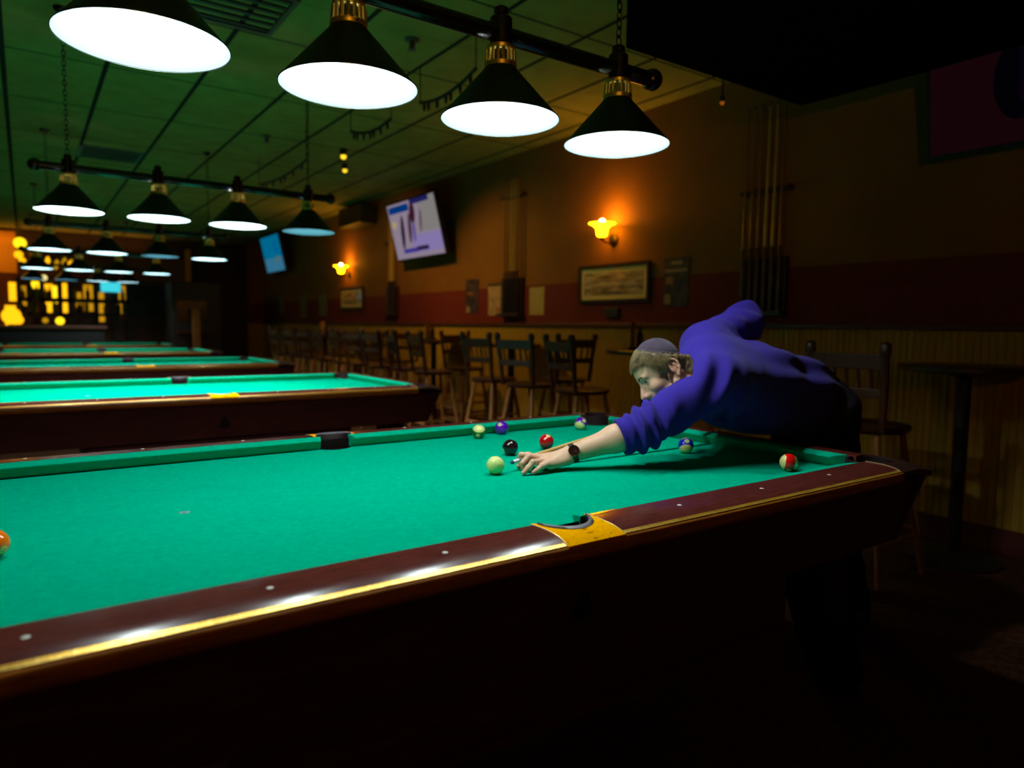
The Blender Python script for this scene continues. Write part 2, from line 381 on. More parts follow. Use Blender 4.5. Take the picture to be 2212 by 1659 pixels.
for y, lb in zip(TABLE_Y[1:], tl):
    c = copy_tree(table); c.location = (0, y, 0); c['label'] = lb
bpy.context.view_layer.update()
# the castings of the tables at the back are dark, except the yellow one on the second table

# ================================================================== TABLE LIGHTS
def make_light():
    T = empty('billiard_light')
    XC_ = .04; XS_ = [XC_ - .73, XC_ - .243, XC_ + .243, XC_ + .73]; zb = .255       # local z = 0 at the shade rims
    mb = MB(); mb.tube([(XC_ - .87, 0, zb), (XC_ + .87, 0, zb)], .026, 20); mb.build('bar', M['black_gloss'], T, True, ang=60)
    for sx in (-1, 1):
        mb = MB(); mb.sphere((XC_ + sx * .895, 0, zb), .038, 20, 12); mb.lathe([(.034, -.006), (.034, .006)], 16, (0, 0, 0)) if False else None
        mb.build('end_ball', M['black_gloss'], T, True)
    for i, x in enumerate(XS_):
        sh = MB(); sh.lathe([(.182, 0), (.1825, .003), (.173, .012), (.050, .150), (.046, .158), (.040, .160)], 48, (x, 0, 0)); s = sh.build('lamp_shade', M['shade_out'], T, True, ang=40)
        ln = MB(); ln.lathe([(.1805, .0015), (.171, .0115), (.046, .1485), (.0305, .150)], 48, (x, 0, 0)); tag(ln.build('shade_lining', M['shade_in'], s, True, ang=60), 'white inner lining of the shade')
        bl = MB(); bl.lathe([(0, .074), (.016, .076), (.028, .086), (.032, .101), (.028, .115), (.016, .131), (.014, .148)], 16, (x, 0, 0)); bl.build('bulb', M['bulb'], s, True)
        ft = MB()
        ft.lathe([(.041, .158), (.047, .152), (.050, .158), (.050, .166), (.044, .169), (.041, .166)], 32, (x, 0, 0), True)
        ft.lathe([(.026, .205), (.040, .205), (.043, .212), (.043, .218), (.030, .222), (.026, .218)], 32, (x, 0, 0), True)
        for k in range(16):
            a = 2 * PI * k / 16; ca, sa = math.cos(a), math.sin(a)
            ft.tube([(x + .0435 * ca, .0435 * sa, .168), (x + .0415 * ca, .0415 * sa, .206)], .0050, 6); ft.sphere((x + .045 * ca, .045 * sa, .168), .0052, 8, 6)
        ft.build('brass_fitter', M['brass_dark'], s, True, ang=40)
        sk = MB(); sk.lathe([(0, .146), (.0285, .148), (.0285, .220), (.034, .226), (.034, .25), (.034, .30), (.022, .312), (.022, .33), (.010, .338), (0, .338)], 20, (x, 0, 0)); sk.build('socket_cap', M['black_gloss'], s, True, ang=40)
        sc = MB(); sc.tube([(x, -.044, .160), (x, -.056, .160)], .0035, 8); sc.sphere((x, -.058, .160), .005, 8, 6); sc.build('thumb_screw', M['brass'], s, True)
    return T
M['black_gloss'] = mat('black_gloss_metal', (0.008, 0.008, 0.008), 0.22, spec=0.6)
M['brass_dark'] = mat('aged_brass', (0.85, 0.68, 0.16), 0.38, metal=0.9)
H = 3.06
def add_chains(T, zr):
    for x in (.04 - .73, .04 + .73):
        z0 = .336; z1 = H - zr; mb = MB(); z = z0 + .014; k = 0
        while z < z1 - .03:
            mb.torus((x, 0, z), .0135, .003, 0 if k % 2 else 1, 12, 6, (.75, .75, 1.35) ); z += .0285; k += 1
        mb.build('chain', M['steel'], T, True)
        m2 = MB(); m2.lathe([(0, z1), (.045, z1), (.042, z1 - .012), (.02, z1 - .03), (0, z1 - .03)], 20, (x, 0, 0)); m2.build('ceiling_hook', M['black_gloss'], T, True)
light0 = make_light()
LZ = [1.852, 1.882, 1.912, 1.930, 1.950]; LX = [0.0, 0.0, -.02, -.08, -.10]
ll = ['long black bar light with four green cone shades over the nearest table', 'bar light with four cone shades over the second table',
      'bar light with four cone shades over the third table', 'bar light with four cone shades over the fourth table', 'farthest bar light with four cone shades, over the last table']
lights = []
for i in range(5):
    c = light0 if i == 0 else copy_tree(light0)
    c.location = (LX[i], TABLE_Y[i], LZ[i]); tag(c, ll[i], 'hanging light', 'bar lights over the pool tables'); lights.append(c)
def subs(root, nm):
    out = []
    for c in COL.objects:
        if c.name.split('.')[0] == nm:
            q = c
            while q.parent: q = q.parent
            if q == root: out.append(c)
    return out
for r, mm in ((1, 'bulb_b'), (2, 'bulb_c'), (3, 'bulb_c')):
    for b in subs(lights[r], 'bulb'): b.material_slots[0].link = 'OBJECT'; b.material_slots[0].material = M[mm]
for r, ks in ((1, [3]), (2, [2]), (4, [0, 1])):                     # lamps that glow cooler and dimmer
    for k in ks:
        b = subs(lights[r], 'bulb')[k]; b.material_slots[0].link = 'OBJECT'; b.material_slots[0].material = M['bulb_cool']
for i in range(5): add_chains(lights[i], LZ[i])

# ================================================================== BALLS
R_B = 0.0286
def digits_mesh(txt, size):
    cu = bpy.data.curves.new('n', 'FONT'); cu.body = txt; cu.size = size; cu.align_x = 'CENTER'; cu.align_y = 'CENTER'; cu.resolution_u = 3
    o = bpy.data.objects.new('n', cu); COL.objects.link(o); dg = bpy.context.evaluated_depsgraph_get(); me = bpy.data.meshes.new_from_object(o.evaluated_get(dg))
    bpy.data.objects.remove(o); return me
def ballmat(name, c, stripe):
    m = mat(name, c, 0.07, spec=0.6, coat=0.3)
    if stripe:
        b = bsdf(m); tc = N(m, 'ShaderNodeTexCoord'); sx = N(m, 'ShaderNodeSeparateXYZ'); L(m, tc.outputs['Object'], sx.inputs[0])
        ab = N(m, 'ShaderNodeMath'); ab.operation = 'ABSOLUTE'; L(m, sx.outputs['Z'], ab.inputs[0])
        gt = N(m, 'ShaderNodeMath'); gt.operation = 'GREATER_THAN'; gt.inputs[1].default_value = R_B * 0.50; L(m, ab.outputs[0], gt.inputs[0])
        mx = N(m, 'ShaderNodeMix'); mx.data_type = 'RGBA'; mx.inputs[6].default_value = (*c, 1); mx.inputs[7].default_value = (*CREAM, 1)
        L(m, gt.outputs[0], mx.inputs[0]); L(m, mx.outputs[2], b.inputs['Base Color'])
    return m
CREAM = (0.72, 0.74, 0.26)
M['cream'] = mat('ball_cream', CREAM, 0.12); M['ink'] = mat('ball_ink', (0.02, 0.02, 0.02), 0.2)
def ball(px, py, col, num, label, pole=None, spot=None, stripe=False, mname='ball'):
    p = at(px, py, 2, ZB); loc = Vector((p.x, p.y, ZB + R_B + .0003))
    view = (CAM - loc).normalized(); right = Vector((0, 0, 1)).cross(view).normalized(); up = view.cross(right)
    w = lambda t: (right * t[0] + up * t[1] + view * t[2]).normalized()
    z = w(pole) if pole else Vector((0, 0, 1)); s = w(spot) if spot else right
    x = (s - z * s.dot(z)).normalized() if num else right; 
    if not stripe and spot: z = x.orthogonal().normalized(); x = s.normalized(); z = (z - x * z.dot(x)).normalized()
    if abs(x.dot(z)) > .99: x = z.orthogonal().normalized()
    y = z.cross(x); mb = MB(); mb.sphere((0, 0, 0), R_B, 48, 32)
    o = mb.build('pool_ball' if num else 'cue_ball', ballmat(mname, col, stripe), None, True, ang=180); o.location = loc
    o.rotation_euler = Matrix((x, y, z)).transposed().to_euler()
    tag(o, label, 'ball', 'balls on the nearest table')
    if num:
        for s_ in (1, -1):
            mb = MB(); rs = .0085; vs = [(s_ * (R_B + .00012), 0, 0)]
            for q in (1, 2, 3):
                for k in range(24):
                    a = 2 * PI * k / 24; yy, zz = rs * q / 3 * math.cos(a), rs * q / 3 * math.sin(a); xx = math.sqrt((R_B + .00012) ** 2 - yy * yy - zz * zz); vs.append((s_ * xx, yy, zz))
            fs = [(0, 1 + k, 1 + (k + 1) % 24) for k in range(24)] + [(1 + (q - 1) * 24 + k, 1 + q * 24 + k, 1 + q * 24 + (k + 1) % 24, 1 + (q - 1) * 24 + (k + 1) % 24) for q in (1, 2) for k in range(24)]
            mb.add(vs, fs); sp = mb.build('number_spot', M['cream'], o, True)
            me = digits_mesh(num, .0115)
            for v in me.vertices:
                yy, zz = v.co.x * s_, v.co.y; xx = math.sqrt((R_B + .0003) ** 2 - yy * yy - zz * zz); v.co = (s_ * xx, yy, zz)
            me.materials.clear(); me.materials.append(M['ink']); d = bpy.data.objects.new('numeral', me); COL.objects.link(d); d.parent = sp
    return o
ball(1070, 1024.5, (0.72, 0.84, 0.29), None, 'cream cue ball just in front of the cue tip', mname='cue_ball_cream')
ball(1102, 983.5, (0.012, 0.005, 0.006), '8', 'black eight ball behind the cue ball', spot=(-.86, -.45, .28), mname='ball_black')
ball(1180, 970.5, (0.42, 0.002, 0.006), '3', 'dark red ball with white spot on top, behind the cue shaft', spot=(.25, .80, .5), mname='ball_red')
ball(1083.5, 938.5, (0.10, 0.002, 0.42), '4', 'plain purple ball near the far cushion', spot=(.3, -.5, -.8), mname='ball_purple')
ball(1034, 947.5, (0.004, 0.13, 0.012), '14', 'green striped ball with cream cap, left of the purple ball', pole=(.05, .80, .60), spot=(-.12, -.75, .65), stripe=True, mname='ball_green_stripe')
ball(1254.5, 928.5, (0.09, 0.003, 0.36), '12', 'purple striped ball near the far corner pocket', pole=(-.30, -.70, .66), spot=(.55, .55, .62), stripe=True, mname='ball_purple_stripe')
ball(1481, 979, (0.008, 0.02, 0.50), '10', 'blue striped ball under the player\'s elbow', pole=(.08, -.80, .60), spot=(.1, .74, .66), stripe=True, mname='ball_blue_stripe')
ball(1703, 1017.5, (0.78, 0.004, 0.004), '11', 'bright red striped ball near the right end of the table', pole=(-.95, .05, .20), spot=(.02, -.93, .36), stripe=True, mname='ball_red_stripe')
ball(-15, 1207, (0.85, 0.16, 0.004), '5', 'orange ball cut off by the left edge of the photo', spot=(-.6, .5, -.6), mname='ball_orange')
# ================================================================== ROOM
XW, YB, XL, YF = 3.45, 15.5, -4.6, -3.6
M['floor'] = mat('dark_carpet', (0.060, 0.023, 0.010), 0.95, spec=0.1, noise=0.6, nscale=35, bump=0.5, bscale=300)
struct(MB().box(((XW + XL) / 2, (YB + YF) / 2, -.05), (XW - XL + .4, YB - YF + .4, .1)).build('floor', M['floor']))
# suspended ceiling: 2 x 4 ft tiles in dark tees
M['tile'] = mat('ceiling_tile', (0.28, 0.27, 0.085), 0.95, spec=0.0, noise=0.12, nscale=5)
def grid(m):
    b = bsdf(m); tc = N(m, 'ShaderNodeTexCoord'); sx = N(m, 'ShaderNodeSeparateXYZ'); L(m, tc.outputs['Object'], sx.inputs[0])
    outs = []
    for ax, per, off, w in (('X', .61, -.385, .017), ('Y', 1.22, 4.12, .010), ('Y', .61, 4.12, .004)):
        a = N(m, 'ShaderNodeMath'); a.operation = 'SUBTRACT'; a.inputs[1].default_value = off; L(m, sx.outputs[ax], a.inputs[0])
        c = N(m, 'ShaderNodeMath'); c.operation = 'PINGPONG'; c.inputs[1].default_value = per / 2; L(m, a.outputs[0], c.inputs[0])
        g = N(m, 'ShaderNodeMath'); g.operation = 'LESS_THAN'; g.inputs[1].default_value = w; L(m, c.outputs[0], g.inputs[0]); outs.append(g)
    k = N(m, 'ShaderNodeMath'); k.operation = 'MAXIMUM'; L(m, outs[0].outputs[0], k.inputs[0]); L(m, outs[1].outputs[0], k.inputs[1])
    k2 = N(m, 'ShaderNodeMath'); k2.operation = 'MULTIPLY'; k2.inputs[1].default_value = 0.35; L(m, outs[2].outputs[0], k2.inputs[0])
    k3 = N(m, 'ShaderNodeMath'); k3.operation = 'MAXIMUM'; L(m, k.outputs[0], k3.inputs[0]); L(m, k2.outputs[0], k3.inputs[1])
    old = b.inputs['Base Color'].links[0].from_socket
    mx = N(m, 'ShaderNodeMix'); mx.data_type = 'RGBA'; mx.inputs[7].default_value = (0.03, 0.03, 0.028, 1); L(m, old, mx.inputs[6]); L(m, k3.outputs[0], mx.inputs[0]); L(m, mx.outputs[2], b.inputs['Base Color'])
grid(M['tile'])
struct(MB().box(((XW + XL) / 2, (YB + YF) / 2, H + .05), (XW - XL + .4, YB - YF + .4, .1)).build('ceiling', M['tile'], loc=(0, 0, 0)))
# right wall: beadboard wainscot, dark red band, brown paint
M['wall'] = mat('brown_wall_paint', (0.25, 0.098, 0.022), 0.8, spec=0.15, noise=0.08, nscale=3, bump=0.1, bscale=120)
M['band'] = mat('dark_red_wall_band', (0.17, 0.024, 0.020), 0.75, spec=0.15)
M['bead'] = mat('honey_beadboard', (0.46, 0.26, 0.022), 0.55, spec=0.3, noise=0.2, nscale=6, stretch=(8, 8, .6))
M['trim'] = mat('dark_red_trim', (0.11, 0.018, 0.010), 0.45)
M['outer'] = mat('dark_back_wall', (0.05, 0.022, 0.010), 0.8)
struct(MB().box((XW + .1, (YB + YF) / 2, H / 2), (.2, YB - YF, H)).build('wall_right', M['wall']))
struct(MB().box((XW - .004, (YB + YF) / 2, 1.455), (.008, YB - YF, .39)).build('trim_1', M['band']))
bd = MB(); y = YF + .02                                              # beadboard with real grooves
prof = []
while y < YB: prof += [(XW - .012, y), (XW - .012, y + .032), (XW - .007, y + .036)]; y += .040
prof = [(XW, YF)] + prof + [(XW, YB)]
bd.prism(prof, 0.14, 1.225); struct(bd.build('trim_2', M['bead']))
cr = MB(); cr.box((XW - .02, (YB + YF) / 2, 1.245), (.04, YB - YF, .035)); struct(cr.build('trim_3', M['trim'], bevel=.006))
struct(MB().box((XW - .009, (YB + YF) / 2, .07), (.018, YB - YF, .14)).build('baseboard_right', M['trim']))
struct(MB().box(((XW + XL) / 2, YB + .1, H / 2), (XW - XL + .4, .2, H)).build('wall_back', M['outer']))
struct(MB().box((XL - .1, (YB + YF) / 2, H / 2), (.2, YB - YF, H)).build('wall_left', M['outer']))
struct(MB().box(((XW + XL) / 2, YF - .1, H / 2), (XW - XL + .4, .2, H)).build('wall_front', M['outer']))

# ------------------------------------------------------------------ sconces
M['amber_glass'] = emis('amber_glass_glow', (1.0, 0.40, 0.002), 17.0)
M['sconce_bulb'] = emis('sconce_bulb_glow', (1.0, 0.42, 0.03), 330.0)
M['bronze'] = mat('dark_bronze', (0.05, 0.03, 0.015), 0.35, metal=0.8)
def make_sconce(y, z, label):
    T = empty('wall_sconce', (XW, y, z), 0, label, 'wall lamp', 'amber wall sconces')
    mb = MB(); mb.tube([(0, 0, -.01), (-.018, 0, -.01), (-.026, 0, -.01)], [.055, .055, .03], 20); mb.build('backplate', M['bronze'], T, True, ang=50)
    mb = MB(); mb.tube([(-.02, 0, -.02), (-.07, 0, -.045), (-.13, 0, -.035), (-.150, 0, .0)], .009, 10); mb.build('arm', M['bronze'], T, True)
    mb = MB(); mb.lathe([(.020, 0), (.045, .012), (.052, .05), (.055, .075), (.085, .105), (.118, .118), (.120, .122), (.084, .110), (.050, .078), (.046, .05), (.040, .016), (.0, .006)], 28, (-.15, 0, 0)); mb.build('glass_shade', M['amber_glass'], T, True, ang=80)
    mb = MB(); mb.sphere((-.15, 0, .135), .026, 14, 10); mb.build('bulb', M['sconce_bulb'], T, True)
    mb = MB(); mb.lathe([(0, -.03), (.012, -.025), (.022, 0), (.0, .002)], 14, (-.15, 0, 0)); mb.build('finial', M['bronze'], T, True)
    return T
make_sconce(2.86, 2.02, 'amber glass wall sconce above the wide framed picture')
_s = make_sconce(0, 1.75, 'added amber sconce on the front wall, behind the viewer, lighting the near rail'); _s.location = (-1.3, YF, 1.75); _s.rotation_euler = (0, 0, -PI / 2); _fb = [c for c in COL.objects if c.parent == _s and c.name.startswith('bulb')][0]; _fb.material_slots[0].link = 'OBJECT'; _fb.material_slots[0].material = emis('added_sconce_bulb_glow', (1.0, 0.46, 0.06), 1500.0)  # added unseen lamp, put here to light the near rail edge
make_sconce(9.10, 2.04, 'amber glass wall sconce farther along the wall, above the small picture')

# ------------------------------------------------------------------ televisions
def screen_mat(name, kind):
    m = bpy.data.materials.new(name); m.use_nodes = True; nt = m.node_tree; nt.nodes.clear()
    e = nt.nodes.new('ShaderNodeEmission'); o = nt.nodes.new('ShaderNodeOutputMaterial'); nt.links.new(e.outputs[0], o.inputs[0])
    tc = nt.nodes.new('ShaderNodeTexCoord'); sx = nt.nodes.new('ShaderNodeSeparateXYZ'); nt.links.new(tc.outputs['Object'], sx.inputs[0])
    cur = None
    def base(c):
        n = nt.nodes.new('ShaderNodeRGB'); n.outputs[0].default_value = (*c, 1); return n.outputs[0]
    def over(prev, mask, c):
        x = nt.nodes.new('ShaderNodeMix'); x.data_type = 'RGBA'; nt.links.new(prev, x.inputs[6]); x.inputs[7].default_value = (*c, 1); nt.links.new(mask, x.inputs[0]); return x.outputs[2]
    def mth(op, a, b=None):
        n = nt.nodes.new('ShaderNodeMath'); n.operation = op
        for i, q in enumerate((a, b)):
            if q is None: continue
            if isinstance(q, (int, float)): n.inputs[i].default_value = q
            else: nt.links.new(q, n.inputs[i])
        return n.outputs[0]
    def rect(y0, y1, z0, z1):
        return mth('MULTIPLY', mth('MULTIPLY', mth('GREATER_THAN', sx.outputs['Y'], y0), mth('LESS_THAN', sx.outputs['Y'], y1)), mth('MULTIPLY', mth('GREATER_THAN', sx.outputs['Z'], z0), mth('LESS_THAN', sx.outputs['Z'], z1)))
    def ell(cy, cz, ry, rz, tilt=0.0):
        dy = mth('SUBTRACT', sx.outputs['Y'], cy); dz = mth('SUBTRACT', sx.outputs['Z'], cz)
        dy = mth('ADD', dy, mth('MULTIPLY', dz, tilt))
        return mth('LESS_THAN', mth('ADD', mth('POWER', mth('DIVIDE', dy, ry), 2.0), mth('POWER', mth('DIVIDE', dz, rz), 2.0)), 1.0)
    if kind == 'game':      # local y runs away from the viewer (left in the picture is +y)
        c = base((0.40, 0.32, 0.42))
        c = over(c, rect(-.65, -.20, -.05, .36), (0.33, 0.31, 0.30)); c = over(c, rect(-.65, .10, -.30, -.08), (0.36, 0.28, 0.62))
        c = over(c, rect(.05, .62, .24, .33), (0.0, 0.05, 0.28)); c = over(c, rect(-.5, .0, .30, .36), (0.02, 0.02, 0.16))
        c = over(c, ell(.34, -.02, .055, .22, .25), (0.05, 0.02, 0.05)); c = over(c, ell(.12, .02, .05, .19, .25), (0.10, 0.04, 0.08)); c = over(c, ell(.02, -.02, .03, .15, .2), (0.10, 0.07, 0.42))
        c = over(c, ell(-.02, .20, .07, .13, .2), (0.06, 0.01, 0.03)); c = over(c, ell(-.20, .08, .03, .14, .3), (0.16, 0.09, 0.09))
        c = over(c, rect(.02, .42, -.29, -.235), (0.07, 0.05, 0.40)); c = over(c, rect(-.28, .04, -.28, -.225), (0.05, 0.02, 0.10)); c = over(c, ell(.54, .10, .06, .05), (0.62, 0.50, 0.18))
    elif kind == 'blue':
        c = base((0.0, 0.13, 0.26)); c = over(c, rect(-.7, .7, -.4, -.08), (0.03, 0.15, 0.25)); c = over(c, rect(-.4, -.2, .0, .25), (0.0, 0.10, 0.24)); c = over(c, ell(-.28, -.12, .08, .06), (0.10, 0.12, 0.06))
    else:
        c = base((0.012, 0.002, 0.004)); c = over(c, rect(-.7, -.15, -.35, .3), (0.028, 0.003, 0.003)); c = over(c, rect(-.7, .05, -.28, -.17), (0.05, 0.006, 0.008)); c = over(c, ell(.12, .0, .12, .2), (0.001, 0.001, 0.002)); c = over(c, rect(-.10, .12, -.12, .22), (0.004, 0.001, 0.006))
    nt.links.new(c, e.inputs['Color']); e.inputs['Strength'].default_value = 0.6 if kind == 'game' else (1.0 if kind == 'blue' else 0.6)
    return m
def make_tv(y, z, w, h, tilt, kind, label, yaw=0.0, out=.22):
    T = empty('television', (XW - out, y, z), 0, label, 'television', 'wall televisions')
    T.rotation_euler = (0, -tilt, yaw)
    mb = MB(); mb.box((.0, 0, 0), (.06, w + .05, h + .05)); mb.build('casing', M['black'], T, bevel=.008)
    mb = MB(); mb.add([(-.0315, -w / 2, -h / 2), (-.0315, w / 2, -h / 2), (-.0315, w / 2, h / 2), (-.0315, -w / 2, h / 2)], [(0, 1, 2, 3)]); mb.build('screen', screen_mat('screen_' + kind, kind), T)
    mw = Matrix.Translation((XW - out, y, z)) @ Euler((0, -tilt, yaw)).to_matrix().to_4x4(); mi = mw.inverted()
    mb = MB(); mb.box((XW - .012, y, z), (.02, .26, .26)); mb.v = [tuple(mi @ Vector(v)) for v in mb.v]; mb.bar(mi @ Vector((XW - .02, y, z)), (.03, 0, 0), .08, .08); mb.build('wall_bracket', M['black'], T)
    return T
    mb = MB(); q = Matrix.Rotation(tilt, 3, 'Y'); e_ = q @ Vector((out - .035, 0, .0)); mb.bar((.03, 0, 0), e_, .08, .08); mb.box((e_.x, e_.y, e_.z), (.01, .2, .12)); mb.build('wall_bracket', M['black'], T)
    return T
make_tv(6.30, 2.46, 1.30, .72, math.radians(14), 'game', 'wall television showing a sports game, tilted down above the posters')
make_tv(12.55, 2.62, 1.20, .70, math.radians(12), 'blue', 'distant wall television with a plain blue screen')
make_tv(-.42, 2.52, 1.10, .62, math.radians(8), 'dim', 'dim reddish television high in the dark right corner', out=.15)
mb = MB(); mb.box((XW - .16, 8.38, 2.86), (.28, .86, .28)); o = mb.build('wall_speaker', M['black'], None, bevel=.015); tag(o, 'black box speaker on the wall under the ceiling, left of the big television', 'speaker')
m2 = MB(); m2.bar((XW - .03, 8.38, 2.86), (XW + .0, 8.38, 2.86), .06, .06); m2.build('bracket', M['steel'], o)

# ------------------------------------------------------------------ pictures, posters and notices on the right wall
def flat(name, y0, y1, z0, z1, m, t=.004, x=None, parent=None):
    return MB().box(((x if x is not None else XW - .0075) - t / 2, (y0 + y1) / 2, (z0 + z1) / 2), (t, abs(y1 - y0), z1 - z0)).build(name, m, parent)
M['frame'] = mat('dark_picture_frame', (0.03, 0.012, 0.006), 0.3); M['mount'] = mat('cream_mount', (0.85, 0.66, 0.30), 0.5)
M['photo'] = mat('panorama_print', (0.16, 0.09, 0.09), 0.5, noise=0.8, nscale=5, stretch=(1, 1, 5), col2=(0.70, 0.50, 0.32))
M['glass'] = mat('picture_glass', (0.02, 0.02, 0.02), 0.03); 
_nt = M['glass'].node_tree; _tr = _nt.nodes.new('ShaderNodeBsdfTransparent'); _gl = _nt.nodes.new('ShaderNodeBsdfGlossy'); _gl.inputs['Roughness'].default_value = .04
_fr = _nt.nodes.new('ShaderNodeFresnel'); _fr.inputs['IOR'].default_value = 1.25; _ms = _nt.nodes.new('ShaderNodeMixShader')
_ms.inputs[0].default_value = 0.05; _nt.links.new(_tr.outputs[0], _ms.inputs[1]); _nt.links.new(_gl.outputs[0], _ms.inputs[2]); _nt.links.new(_ms.outputs[0], _nt.nodes['Material Output'].inputs[0])
def picture(y0, y1, z0, z1, label, x=XW, mount=.045):
    T = empty('framed_picture', (x, (y0 + y1) / 2, z0), 0, label, 'picture', 'framed pictures on the wall')
    w, h = (y1 - y0), z1 - z0; f = .03
    mb = MB()
    for a, b, c, d in ((-w / 2 - f, w / 2 + f, -f, 0), (-w / 2 - f, w / 2 + f, h, h + f), (-w / 2 - f, -w / 2, 0, h), (w / 2, w / 2 + f, 0, h)): mb.box((-.011, (a + b) / 2, (c + d) / 2), (.022, b - a, d - c))
    mb.build('frame', M['frame'], T)
    MB().box((-.006, 0, h / 2), (.006, w, h)).build('mount', M['mount'], T)
    MB().box((-.0105, 0, h / 2), (.003, w - 2 * mount, h - 2 * mount)).build('print', M['photo'], T)
    MB().add([(-.0145, -w / 2, 0), (-.0145, w / 2, 0), (-.0145, w / 2, h), (-.0145, -w / 2, h)], [(0, 3, 2, 1)]).build('pane', M['glass'], T)
    return T
picture(2.42, 3.28, 1.475, 1.765, 'wide framed panorama below the bright wall sconce', XW - .008)
picture(8.55, 9.45, 1.50, 1.79, 'small framed picture under the farther sconce', XW - .008)
M['poster_navy'] = mat('navy_poster', (0.035, 0.02, 0.06), 0.4, noise=0.8, nscale=9, col2=(0.10, 0.05, 0.07))
M['paper'] = mat('cream_paper', (0.45, 0.32, 0.13), 0.7, noise=0.12, nscale=30); M['paper_pink'] = mat('printed_paper', (0.42, 0.25, 0.16), 0.7, noise=0.35, nscale=14)
M['block_pale'] = mat('pale_print', (0.34, 0.22, 0.15), 0.6); M['block_orange'] = mat('orange_print', (0.35, 0.12, 0.05), 0.6); M['block_dark'] = mat('dark_print', (0.03, 0.015, 0.02), 0.6)
def poster(name, y0, y1, z0, z1, m, label, cat='poster', blocks=(), grp='posters and notices on the right wall'):
    o = flat(name, y0, y1, z0, z1, m); tag(o, label, cat, grp); W, Hh = y1 - y0, z1 - z0
    for a, b, c, d, bm_ in blocks:                                    # fractions from the far (left) lower corner
        flat('print_block', y1 - W * a, y1 - W * b, z0 + Hh * c, z0 + Hh * d, bm_, .001, XW - .0121, o)
    return o
poster('poster', 1.975, 2.24, 1.40, 1.80, M['poster_navy'], 'navy poster right of the wide framed panorama', blocks=((.3, .75, .85, .92, M['block_pale']), (.05, .95, .70, .76, M['block_pale']), (.1, .4, .45, .6, M['block_orange']), (.05, .3, .05, .25, M['block_pale'])))
poster('notice', 3.87, 4.12, 1.34, 1.63, M['paper'], 'plain cream notice right of the cue rack', 'notice')
poster('notice', 4.63, 4.92, 1.34, 1.70, M['paper_pink'], 'printed cream and pink notice left of the cue rack', 'notice', blocks=((.0, 1, .92, 1, M['block_dark']), (.55, .9, .12, .25, M['block_orange'])))
poster('poster', 5.14, 5.42, 1.37, 1.77, M['poster_navy'], 'dark poster between the television and the printed notice', blocks=((.1, .6, .55, .62, M['block_orange']), (.05, .35, .02, .2, M['block_pale']), (.3, .7, .88, .95, M['block_dark'])))
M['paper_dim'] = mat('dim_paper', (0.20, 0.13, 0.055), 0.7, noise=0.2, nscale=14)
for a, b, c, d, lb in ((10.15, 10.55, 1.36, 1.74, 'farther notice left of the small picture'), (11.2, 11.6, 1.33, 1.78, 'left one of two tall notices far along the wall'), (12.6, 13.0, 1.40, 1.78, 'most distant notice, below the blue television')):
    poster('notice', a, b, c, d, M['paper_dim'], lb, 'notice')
pq = MB(); pq.box((XW - .02, 2.84, 1.355), (.03, .17, .085)); o = pq.build('wall_box', M['black'], None, bevel=.006); tag(o, 'small black box on the red band under the wide picture', 'wall box')

# ------------------------------------------------------------------ cue racks with cues
M['cue_shaft'] = mat('maple_cue', (0.55, 0.36, 0.12), 0.25, spec=0.5); M['cue_butt'] = mat('dark_cue_butt', (0.03, 0.012, 0.01), 0.25); M['rackwood'] = mat('dark_rack_wood', (0.035, 0.008, 0.006), 0.45)
M['blue_tip'] = mat('blue_chalk_tip', (0.01, 0.10, 0.22), 0.9); M['ferrule'] = mat('white_ferrule', (0.75, 0.82, 0.80), 0.35); M['wall_cue'] = mat('stained_cue', (0.26, 0.10, 0.025), 0.3)
def make_rack(y, z0, z1, label, ncue, skip=()):
    T = empty('cue_rack', (XW - .008, y, z0), 0, label, 'cue rack', 'wall cue racks'); h = z1 - z0
    MB().box((-.02, 0, .20), (.04, .38, .42)).build('base_panel', M['rackwood'], T, bevel=.004)
    MB().box((-.05, 0, .015), (.10, .40, .03)).build('base_shelf', M['rackwood'], T, bevel=.004)
    mb = MB(); mb.box((-.03, 0, h - .10), (.06, .40, .03)); mb.build('clip_bar', M['rackwood'], T, bevel=.004)
    ys = [-.15 + .06 * k for k in range(6)]
    mats = [M['wall_cue'], M['cue_shaft']]
    for k in range(ncue):
        c = empty('wall_cue', (XW - .008 - .060, y + ys[k % 6], z0 + .031), 0, ('wooden cue standing in the ' + label.split('rack')[0].strip() + ' rack' if True else ''), 'cue', 'cues in the ' + label)
        m3 = MB(); m3.lathe([(0, 0), (.0145, 0), (.0148, .02), (.0125, .45)], 12); m3.build('butt', M['cue_butt'], c, True)
        m3 = MB(); m3.lathe([(.0125, .45), (.0105, .75), (.0068, 1.40), (.0065, 1.42)], 12); m3.build('shaft', mats[(k * 5 // 3) % 2] if k % 3 else M['wall_cue'], c, True)
        m3 = MB(); m3.lathe([(.0065, 1.42), (.0063, 1.44), (.004, 1.448), (0, 1.45)], 10); m3.build('tip', M['blue_tip'], c, True)
        c['rackno'] = k; del c['rackno']
    return T
make_rack(4.42, 1.33, 2.72, 'wall cue rack between the two cream notices', 5)
make_rack(1.27, 1.32, 2.30, 'dark cue rack on the wall right of the navy poster', 6)
make_rack(7.44, 1.36, 2.50, 'distant cue rack between the televisions', 4)
names = {1.27: 'right of the navy poster', 4.42: 'between the cream notices', 7.44: 'farther along the wall'}
order = ['first', 'second', 'third', 'fourth', 'fifth', 'sixth']
for yc, w in names.items():
    cs = sorted([o for o in COL.objects if o.name.startswith('wall_cue') and abs(o.location.y - yc) < .3 and o.parent is None], key=lambda o: -o.location.y)
    for k, o in enumerate(cs): o['label'] = '%s cue from the left in the wall rack %s' % (order[k], w); o['group'] = 'cues in the wall rack ' + w

